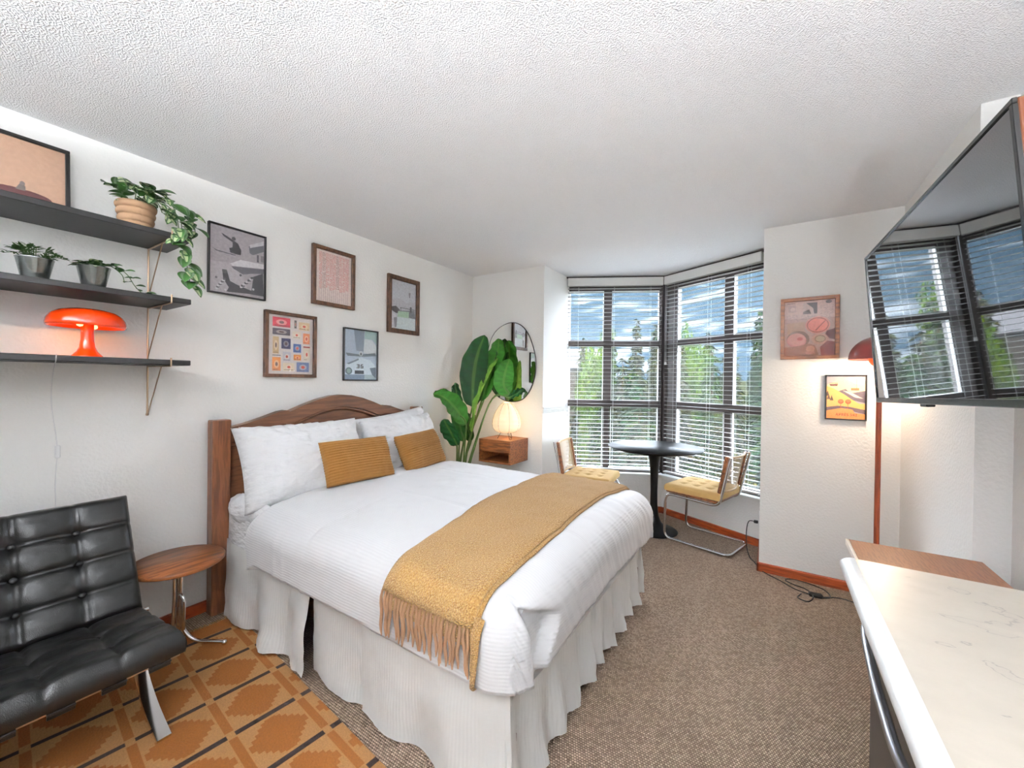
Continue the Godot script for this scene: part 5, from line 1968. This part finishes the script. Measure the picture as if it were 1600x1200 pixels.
func bay_furniture() -> void:
	M.cane_wood = mat(Color(0.78, 0.66, 0.48), 0.55)
	# ---- table
	var t := thing("pedestal_table", "round black pedestal table in the window bay", "table", V(1.81, 0, 3.77))
	var s := ST()
	lathe(s, [Vector2(0, 0.732), Vector2(0.36, 0.732), Vector2(0.404, 0.748), Vector2(0.41, 0.754), Vector2(0.409, 0.758), Vector2(0, 0.758)], 72)
	part("table_top", s, M.black_satin, t)
	s = ST()
	var pr := [Vector2(0, 0), Vector2(0.205, 0), Vector2(0.207, 0.004), Vector2(0.197, 0.012), Vector2(0.14, 0.026), Vector2(0.09, 0.05), Vector2(0.062, 0.085), Vector2(0.042, 0.14), Vector2(0.032, 0.24), Vector2(0.03, 0.36), Vector2(0.034, 0.5), Vector2(0.044, 0.62), Vector2(0.06, 0.7), Vector2(0.08, 0.731), Vector2(0, 0.732)]
	lathe(s, pr, 48)
	part("pedestal", s, M.black_satin, t)
	# ---- chairs; the one by the pier faces the table, so does the one by the jamb
	cantilever_chair("tubular cantilever chair with yellow pad, drawn up beside the pier", V(2.222, 0, 3.765), PI - 0.27 + 0.0)
	cantilever_chair("tubular cantilever chair with yellow pad, half hidden behind the bed", V(1.25, 0, 3.62), 0.12)

# ------------------------------------------------------------------ right-hand side
func right_side() -> void:
	# ---- television on a swivel bracket
	var c := V(3.0519, 1.5682, 1.6264)
	var r := V(-0.0619, -0.0254, 0.9978)
	var up := V(-0.0732, 0.9971, 0.0209)
	var n := V(-0.9954, -0.0718, -0.0636)
	# local x towards the near end seen from the front: right-hand side of a viewer facing the screen
	var xx := up.cross(n).normalized()
	var t := thing("television", "wall-mounted flat television angled down over the desk, mirroring the windows", "television", c)
	t.basis = Basis(xx, n.cross(xx).normalized(), n)
	var W := 1.0
	var Hh := 0.58
	var s := ST()
	box(s, Vector3(0, 0, -0.022), Vector3(W, Hh, 0.03), 0.003)
	part("housing", s, M.tv_brown, t)
	for k in [[0, Hh / 2 - 0.0055, W, 0.011], [0, -Hh / 2 + 0.009, W, 0.018], [-W / 2 + 0.0055, 0.0035, 0.011, Hh - 0.029], [W / 2 - 0.0055, 0.0035, 0.011, Hh - 0.029]]:
		s = ST()
		box(s, Vector3(k[0], k[1], -0.0045), Vector3(k[2], k[3], 0.009), 0.0015)
		part("bezel", s, M.tv_bezel, t)
	s = ST()
	box(s, Vector3(0, 0.0035, -0.0055), Vector3(W - 0.022, Hh - 0.029, 0.004))
	part("screen", s, M.tv_screen, t)
	s = ST()
	box(s, Vector3(0, -0.06, -0.056), Vector3(0.62, 0.36, 0.04), 0.014)
	part("back_bulge", s, M.black_plastic, t)
	s = ST()
	box(s, Vector3(-0.06, -Hh / 2 - 0.004, -0.016), Vector3(0.05, 0.009, 0.02), 0.002)
	part("sensor", s, M.black_plastic, t)
	# bracket: plate on the television, two-link arm, wall plate
	var br := thing("tv_bracket", "black swivel wall bracket behind the television", "bracket", V(UR, 1.55, 1.63))
	s = ST()
	box(s, Vector3(-0.008, 0, 0), Vector3(0.016, 0.3, 0.12), 0.003)
	part("wall_plate", s, M.black_plastic, br)
	s = ST()
	box(s, Vector3(-0.1, 0, 0.05), Vector3(0.2, 0.05, 0.03), 0.006, Basis(Vector3.UP, 0.45))
	part("arm", s, M.black_plastic, br)
	s = ST()
	box(s, Vector3(-0.245, 0, 0.05), Vector3(0.17, 0.05, 0.03), 0.006, Basis(Vector3.UP, -0.5))
	part("arm", s, M.black_plastic, br)
	# ---- kitchen counter
	var k := thing("worktop", "pale marbled laminate worktop with a rounded white front edge", "worktop", V(3.15, 0.862, 0.15))
	var o := V(3.15, 0.862, 0.15)
	var v0 := -1.0
	var v1 := 1.305
	s = ST()
	slab_at(s, 2.872, UR, v0, v1, 0.862, 0.9, o)
	part("slab", s, M.counter, k)
	s = ST()
	grid(s, 18, 2, func(x: float, y: float):
		var a := PI / 2 + PI * x
		return V(2.874 - 0.006 * sin(PI * x) + minf(0.0, 0.024 * cos(a)), 0.8812 + 0.0198 * sin(a), lerpf(v1 + 0.001, v0, y)) - o)
	s.set_smooth_group(-1)
	for k2 in 9:
		var a0 := PI / 2 + PI * k2 / 9.0
		var a1 := PI / 2 + PI * (k2 + 1) / 9.0
		tri(s, V(2.874, 0.8812, v1 + 0.001) - o, V(2.868 + 0.024 * cos(a1), 0.8812 + 0.0198 * sin(a1), v1 + 0.001) - o, V(2.868 + 0.024 * cos(a0), 0.8812 + 0.0198 * sin(a0), v1 + 0.001) - o)
	part("front_edge", s, M.counter_edge, k)
	# ---- base units under it
	var cab := thing("base_cabinet", "plain white base cabinet behind the small refrigerator", "cabinet", V(3.18, 0, 0.05))
	s = ST()
	slab_at(s, 2.9, UR - 0.002, v0, 0.62, 0.0, 0.86, V(3.18, 0, 0.05), 0.002)
	part("carcass", s, M.white_paint, cab)
	for q in [[-0.98, -0.45], [-0.44, 0.08], [0.09, 0.61]]:
		s = ST()
		slab_at(s, 2.88, 2.899, q[0], q[1], 0.1, 0.85, V(3.18, 0, 0.05), 0.003)
		var d := part("door", s, M.white_paint, cab)
		s = ST()
		tube(s, fillet([V(2.88, 0.76, q[1] - 0.05) - V(3.18, 0, 0.05), V(2.855, 0.76, q[1] - 0.05) - V(3.18, 0, 0.05), V(2.855, 0.62, q[1] - 0.05) - V(3.18, 0, 0.05), V(2.88, 0.62, q[1] - 0.05) - V(3.18, 0, 0.05)], 0.01, 4), 0.005, 8)
		part("handle", s, M.chrome, d)
	var ro := V(3.17, 0, 0.93)
	var rf := thing("refrigerator", "low refrigerator with a dark steel door under the worktop", "refrigerator", ro)
	s = ST()
	slab_at(s, 2.93, UR - 0.003, 0.64, 1.17, 0.02, 0.855, ro, 0.004)
	part("body", s, M.black_plastic, rf)
	s = ST()
	slab_at(s, 2.885, 2.928, 0.64, 1.17, 0.03, 0.85, ro, 0.006)
	var door := part("door", s, M.black_steel, rf)
	s = ST()
	tube(s, curve([V(2.886, 0.83, 1.155) - ro, V(2.868, 0.815, 1.12) - ro, V(2.86, 0.8, 1.0) - ro, V(2.858, 0.79, 0.9) - ro, V(2.86, 0.785, 0.78) - ro, V(2.886, 0.78, 0.68) - ro], 6), 0.008, 10)
	part("handle", s, M.steel, door)
	for q in [0.7, 1.11]:
		for u in [2.97, 3.4]:
			s = ST()
			slab_at(s, u - 0.015, u + 0.015, q - 0.015, q + 0.015, 0, 0.021, ro)
			part("foot", s, M.black_plastic, rf)
	# ---- desk behind the counter
	var dko := V(3.19, 0, 1.83)
	var dk := thing("desk", "brown wooden desk with a pale front edge beside the worktop", "desk", dko)
	s = ST()
	slab_at(s, 2.988, 3.388, 1.36, 2.293, 0.632, 0.656, dko, 0.001)
	part("desk_top", s, M.desk, dk)
	s = ST()
	slab_at(s, 2.977, 2.9885, 1.36, 2.293, 0.632, 0.6565, dko, 0.002)
	part("edge_band", s, mat(Color(0.83, 0.78, 0.72), 0.5), dk)
	for q in [[3.355, 1.4], [3.355, 2.25]]:
		s = ST()
		slab_at(s, q[0] - 0.02, q[0] + 0.02, q[1] - 0.02, q[1] + 0.02, 0, 0.632, dko, 0.002)
		part("leg", s, M.desk, dk)
	# folded leaflet lying on the desk
	var im := blank(128, 96, Color(0.86, 0.86, 0.87))
	for j in 7:
		rect(im, 0.06 + j * 0.13, 0.06, 0.14 + j * 0.13, 0.2, Color(0.35, 0.38, 0.45) if j % 2 else Color(0.66, 0.68, 0.7))
	scribble(im, 0.05, 0.3, 0.95, 0.9, 9, Color(0.5, 0.5, 0.53), 5)
	var lm := mat(Color.WHITE, 0.5)
	lm.albedo_texture = ImageTexture.create_from_image(im)
	var lf := thing("leaflet", "white printed leaflet lying on the desk", "leaflet", V(3.25, 0.656, 1.62), 0.1)
	s = ST()
	box(s, Vector3(0, 0.0025, 0), Vector3(0.24, 0.004, 0.17))
	part("pages", s, M.white_plastic, lf)
	s = ST()
	uvquad(s, Vector3(-0.119, 0.0048, 0.084), Vector3(0.119, 0.0048, 0.084), Vector3(0.119, 0.0048, -0.084), Vector3(-0.119, 0.0048, -0.084))
	part("cover", s, lm, lf)
	# ---- outlet and the lamp cord on the floor
	var ou := thing("wall_outlet", "white wall outlet low on the bay's right return", "outlet", V(U2, 0.3, 3.62), -PI / 2)
	s = ST()
	box(s, Vector3(0, 0, 0.004), Vector3(0.07, 0.115, 0.008), 0.002)
	part("plate", s, M.white_plastic, ou)
	for q in [-0.025, 0.025]:
		s = ST()
		box(s, Vector3(0, q, 0.0085), Vector3(0.03, 0.03, 0.003), 0.001)
		part("socket", s, M.cord, ou)
	var co := V(2.62, 0, 3.6)
	var cd := thing("power_cord", "black cord with an inline switch running from the outlet over the carpet", "cord", co)
	s = ST()
	box(s, V(2.607, 0.278, 3.62) - co, Vector3(0.03, 0.022, 0.022), 0.004)
	part("plug", s, M.black_plastic, cd)
	s = ST()
	var f := 0.006
	var path := [V(2.595, 0.278, 3.62), V(2.56, 0.272, 3.62), V(2.545, 0.2, 3.62), V(2.548, 0.08, 3.61), V(2.57, 0.012, 3.58), V(2.6, f, 3.52), V(2.66, f, 3.37), V(2.76, f, 3.28), V(2.84, f, 3.2), V(2.92, f, 3.17)]
	tube(s, shifted(curve(path, 8), co), 0.0032, 8)
	part("cable", s, M.black_plastic, cd)
	s = ST()
	path = [V(2.97, f, 3.16), V(3.02, f, 3.2), V(3.0, f, 3.29), V(2.92, f, 3.34), V(2.83, f, 3.35), V(2.79, f, 3.31), V(2.83, f * 2.2, 3.25), V(2.9, f * 2.6, 3.21), V(2.93, f * 2.2, 3.13), V(2.9, f, 3.06), V(2.85, f, 3.08), V(2.87, f, 3.15)]
	tube(s, shifted(curve(path, 8), co), 0.0032, 8)
	part("cable", s, M.black_plastic, cd)
	s = ST()
	path = [V(2.98, f, 3.17), V(3.02, f, 3.2), V(3.08, f, 3.22), V(3.15, f, 3.2), V(3.2, f, 3.17)]
	tube(s, shifted(curve(path, 6), co), 0.0032, 8)
	part("cable", s, M.black_plastic, cd)
	s = ST()
	box(s, V(2.945, 0.013, 3.165) - co, Vector3(0.075, 0.024, 0.034), 0.008, Basis(Vector3.UP, 0.15))
	part("inline_switch", s, M.black_plastic, cd)

func shifted(pts: Array, o: Vector3) -> Array:
	return pts.map(func(p): return p - o)

func slab_at(s: SurfaceTool, u0: float, u1: float, v0: float, v1: float, y0: float, y1: float, o: Vector3, ch := 0.0) -> void:
	box(s, V((u0 + u1) / 2, (y0 + y1) / 2, (v0 + v1) / 2) - o, Vector3(u1 - u0, y1 - y0, v1 - v0), ch)

# ------------------------------------------------------------------ lamps
func glow(c: Color, energy: float, base: Color) -> StandardMaterial3D:
	var m := mat(base, 0.6)
	m.emission_enabled = true
	m.emission = c
	m.emission_energy_multiplier = energy
	return m

func omni(called: String, at: Vector3, c: Color, e: float, size: float, parent: Node3D) -> void:
	var l := OmniLight3D.new()
	l.name = called
	l.position = at
	l.light_color = c
	l.light_energy = e
	l.light_size = size
	l.omni_range = 12.0
	l.omni_attenuation = 2.0
	l.shadow_enabled = true
	parent.add_child(l)

func lamp_mushroom() -> void:
	var at := V(0.185, 1.4112, 0.472)
	var t := thing("mushroom_lamp", "glossy orange mushroom-shaped table lamp on the lowest shelf", "lamp", at)
	var s := ST()
	lathe(s, [Vector2(0, 0), Vector2(0.05, 0), Vector2(0.051, 0.003), Vector2(0.045, 0.01), Vector2(0.033, 0.025), Vector2(0.025, 0.045), Vector2(0.0215, 0.075), Vector2(0.0205, 0.115), Vector2(0.021, 0.15), Vector2(0, 0.15)], 40)
	part("foot", s, M.orange, t)
	s = ST()
	lathe(s, [Vector2(0.021, 0.15), Vector2(0.09, 0.15), Vector2(0.11, 0.146), Vector2(0.119, 0.138), Vector2(0.1205, 0.131), Vector2(0.1235, 0.131), Vector2(0.1255, 0.142), Vector2(0.122, 0.162), Vector2(0.111, 0.181), Vector2(0.092, 0.196), Vector2(0.06, 0.206), Vector2(0.03, 0.2095), Vector2(0, 0.21)], 56)
	part("cap", s, M.orange, t)
	# bulbs under the cap
	for k in 2:
		var a := 0.6 + PI * k
		var c := Vector3(cos(a) * 0.055, 0.138, sin(a) * 0.055)
		s = ST()
		lathe(s, [Vector2(0, -0.011), Vector2(0.009, -0.007), Vector2(0.011, 0), Vector2(0.008, 0.008), Vector2(0, 0.011)], 12, c)
		part("bulb", s, glow(Color(1, 0.78, 0.5), 1.2, Color(0.9, 0.85, 0.75)), t)
		omni("bulb_light", c, Color(1, 0.72, 0.45), 0.006, 0.01, t)
	# flex over the board's back edge, down the wall, with a switch
	var co := V(0.02, 1.0, 0.36)
	var cd := thing("lamp_flex", "thin white flex with a small switch hanging below the shelf", "cord", co)
	s = ST()
	var path := [V(0.143, 1.4145, 0.432), V(0.1, 1.4145, 0.4), V(0.33, 1.4135, 0.36), V(0.336, 1.39, 0.358), V(0.2, 1.372, 0.375), V(0.115, 1.3, 0.38), V(0.1, 1.2, 0.382), V(0.1, 1.12, 0.39), V(0.1, 1.05, 0.397), V(0.1, 1.0, 0.4), V(0.098, 0.93, 0.397), V(0.095, 0.85, 0.395), V(0.08, 0.7, 0.4), V(0.03, 0.3, 0.41), V(0.016, 0.1, 0.42), V(0.016, 0.03, 0.43)]
	tube(s, shifted(curve(path, 6), co), 0.0016, 6)
	part("cable", s, M.white_plastic, cd)
	s = ST()
	box(s, V(0.1, 1.0, 0.4) - co, Vector3(0.014, 0.055, 0.018), 0.004)
	part("switch", s, M.white_plastic, cd)

func lamps() -> void:
	# ---- paper lantern on the nightstand
	var t := thing("paper_lamp", "glowing ribbed paper lamp on wire legs on the nightstand", "lamp", V(0.575, 0.784, 3.2))
	var s := ST()
	var prof := [[0.03, 0.06], [0.075, 0.063], [0.108, 0.078], [0.128, 0.105], [0.136, 0.14], [0.132, 0.185], [0.118, 0.232], [0.098, 0.275], [0.073, 0.312], [0.05, 0.335], [0.03, 0.345]]
	var rows := 46
	var ext := func(x: float, y: float) -> Vector3:
		var p := y * (prof.size() - 1)
		var i := mini(int(p), prof.size() - 2)
		var q: float = p - i
		var r: float = lerpf(prof[i][0], prof[i + 1][0], q)
		var h: float = lerpf(prof[i][1], prof[i + 1][1], q)
		var a := x * TAU
		r *= 1.0 + 0.012 * cos(a * 12.0) + 0.008 * cos(y * TAU * 12.0)
		return Vector3(cos(a) * r, h, -sin(a) * r)
	grid(s, 72, rows, ext)
	var paper := glow(Color(1.0, 0.83, 0.6), 0.24, Color(0.93, 0.88, 0.78))
	part("paper_shade", s, paper, t)
	for k in 8:
		s = ST()
		var pts := []
		for j in prof.size():
			var a := TAU * k / 8.0
			pts.append(Vector3(cos(a) * (prof[j][0] + 0.002), prof[j][1], -sin(a) * (prof[j][0] + 0.002)))
		tube(s, pts, 0.0012, 5)
		part("rib", s, mat(Color(0.62, 0.47, 0.3), 0.7), t)
	for k in 3:
		s = ST()
		var a := TAU * k / 3.0 + 0.5
		var d := Vector3(cos(a), 0, sin(a))
		var e := Vector3(-d.z, 0, d.x)
		tube(s, fillet([d * 0.05 + Vector3(0, 0.066, 0) - e * 0.015, d * 0.085 + Vector3(0, 0.003, 0) - e * 0.012, d * 0.085 + Vector3(0, 0.003, 0) + e * 0.012, d * 0.05 + Vector3(0, 0.066, 0) + e * 0.015], 0.008, 3), 0.002, 6)
		part("leg", s, M.black_plastic, t)
	omni("paper_lamp_light", Vector3(0, 0.2, 0), Color(1.0, 0.88, 0.72), 0.042, 0.05, t)
	# ---- floor lamp
	var fo := V(3.232, 0, 3.2)
	var f := thing("floor_lamp", "floor lamp with a dark red dome shade on a slim wooden pole", "floor lamp", fo)
	s = ST()
	lathe(s, [Vector2(0, 0), Vector2(0.09, 0), Vector2(0.092, 0.006), Vector2(0.086, 0.016), Vector2(0.03, 0.022), Vector2(0.014, 0.03), Vector2(0, 0.03)], 40)
	part("base", s, M.black_plastic, f)
	s = ST()
	tube(s, [Vector3(0, 0.028, 0), Vector3(0, 1.52, 0)], 0.0135, 14)
	part("pole", s, M.lamp_wood, f)
	var sc := Vector3(0, 1.495, 0)
	s = ST()
	var dome := []
	for k in 13:
		var a := PI / 2 * k / 12.0
		dome.append(Vector2(0.145 * cos(a), 0.135 * sin(a)))
	lathe(s, dome, 48, sc)
	var inner := []
	for k in 13:
		var a := PI / 2 * (12 - k) / 12.0
		inner.append(Vector2(0.142 * cos(a), 0.132 * sin(a)))
	lathe(s, inner, 48, sc)
	part("dome_shade", s, M.red_enamel, f)
	s = ST()
	lathe(s, [Vector2(0.1415, -0.006), Vector2(0.147, -0.006), Vector2(0.147, 0.002), Vector2(0.145, 0.002)], 48, sc)
	part("rim", s, M.red_enamel, f)
	# orange globe under the dome, with the lit bulb inside
	s = ST()
	var globe := []
	for k in 15:
		var a := -PI / 2 + PI * k / 14.0
		globe.append(Vector2(0.052 * cos(a), 0.052 * sin(a)))
	lathe(s, globe, 32, sc + Vector3(0, 0.0, 0))
	part("globe", s, glow(Color(1, 0.25, 0.06), 0.8, Color(0.85, 0.25, 0.08)), f)
	omni("floor_lamp_light", sc + Vector3(0, -0.02, 0), Color(1.0, 0.92, 0.8), 0.2, 0.04, f)
	# ---- unseen fill lamps added behind the camera to brighten the room by ceiling bounce
	added_uplighter("added_uplighter", "slim white fill lamp with an open bowl, added unseen by the rear wall", V(1.75, 0, -2.0), UPY, ADDED_UPLIGHT)
	added_uplighter("added_uplighter", "slim white fill lamp with an open bowl, added unseen beside the kitchen cabinets", V(2.6, 0, -1.6), UPY, ADDED_UPLIGHT)
	added_uplighter("added_bowl_lamp", "short white fill lamp with an open bowl, added unseen on the worktop", V(3.05, 0.9015, -0.12), 0.48, ADDED_COUNTER_LAMP)
	# ---- unseen cupboard block added to keep the fill light off the lower left
	var wo := V(0.95, 0, -0.85)
	var wd := thing("added_wardrobe", "plain white three-door block added unseen to shade the lower left of the room", "added_wardrobe", wo)
	s = ST()
	slab_at(s, 0.005, 1.895, -1.15, -0.57, 0, 1.75, wo, 0.003)
	part("carcass", s, M.white_paint, wd)
	for k in 3:
		s = ST()
		slab_at(s, 0.012 + k * 0.628, 0.63 + k * 0.628, -0.57, -0.55, 0.06, 1.74, wo, 0.003)
		var dr2 := part("door", s, M.white_paint, wd)
		s = ST()
		tube(s, fillet([V(0.58 + k * 0.628, 1.1, -0.55) - wo, V(0.58 + k * 0.628, 1.1, -0.525) - wo, V(0.58 + k * 0.628, 0.95, -0.525) - wo, V(0.58 + k * 0.628, 0.95, -0.55) - wo], 0.01, 4), 0.005, 8)
		part("handle", s, M.chrome, dr2)

func added_uplighter(called: String, label: String, at: Vector3, high: float, strength: float) -> void:  # one added fill lamp: an open bowl throwing its light upwards
	var up := thing(called, label, "lamp" if high < 1.0 else "floor lamp", at)
	var s := ST()
	lathe(s, [Vector2(0, 0), Vector2(0.14, 0), Vector2(0.142, 0.008), Vector2(0.12, 0.018), Vector2(0.012, 0.024), Vector2(0, 0.024)], 40)
	part("base", s, M.white_plastic, up)
	s = ST()
	tube(s, [Vector3(0, 0.02, 0), Vector3(0, high - 0.1, 0)], 0.011, 12)
	part("pole", s, M.white_plastic, up)
	s = ST()
	lathe(s, [Vector2(0, -0.105), Vector2(0.05, -0.1), Vector2(0.12, -0.07), Vector2(0.165, -0.02), Vector2(0.18, 0.02), Vector2(0.176, 0.02), Vector2(0.161, -0.018), Vector2(0.117, -0.066), Vector2(0.05, -0.094), Vector2(0, -0.099)], 48, Vector3(0, high, 0))
	part("bowl", s, M.white_plastic, up)
	s = ST()
	var ball := []
	for k in 11:
		var a := -PI / 2 + PI * k / 10.0
		ball.append(Vector2(0.04 * cos(a), 0.04 * sin(a)))
	lathe(s, ball, 24, Vector3(0, high - 0.03, 0))
	part("bulb", s, glow(Color(0.955, 0.975, 1.0), 4.0, Color(0.95, 0.95, 0.95)), up)
	omni("added_fill_light", Vector3(0, high - 0.03, 0), Color(0.955, 0.975, 1.0), strength, 0.04, up)
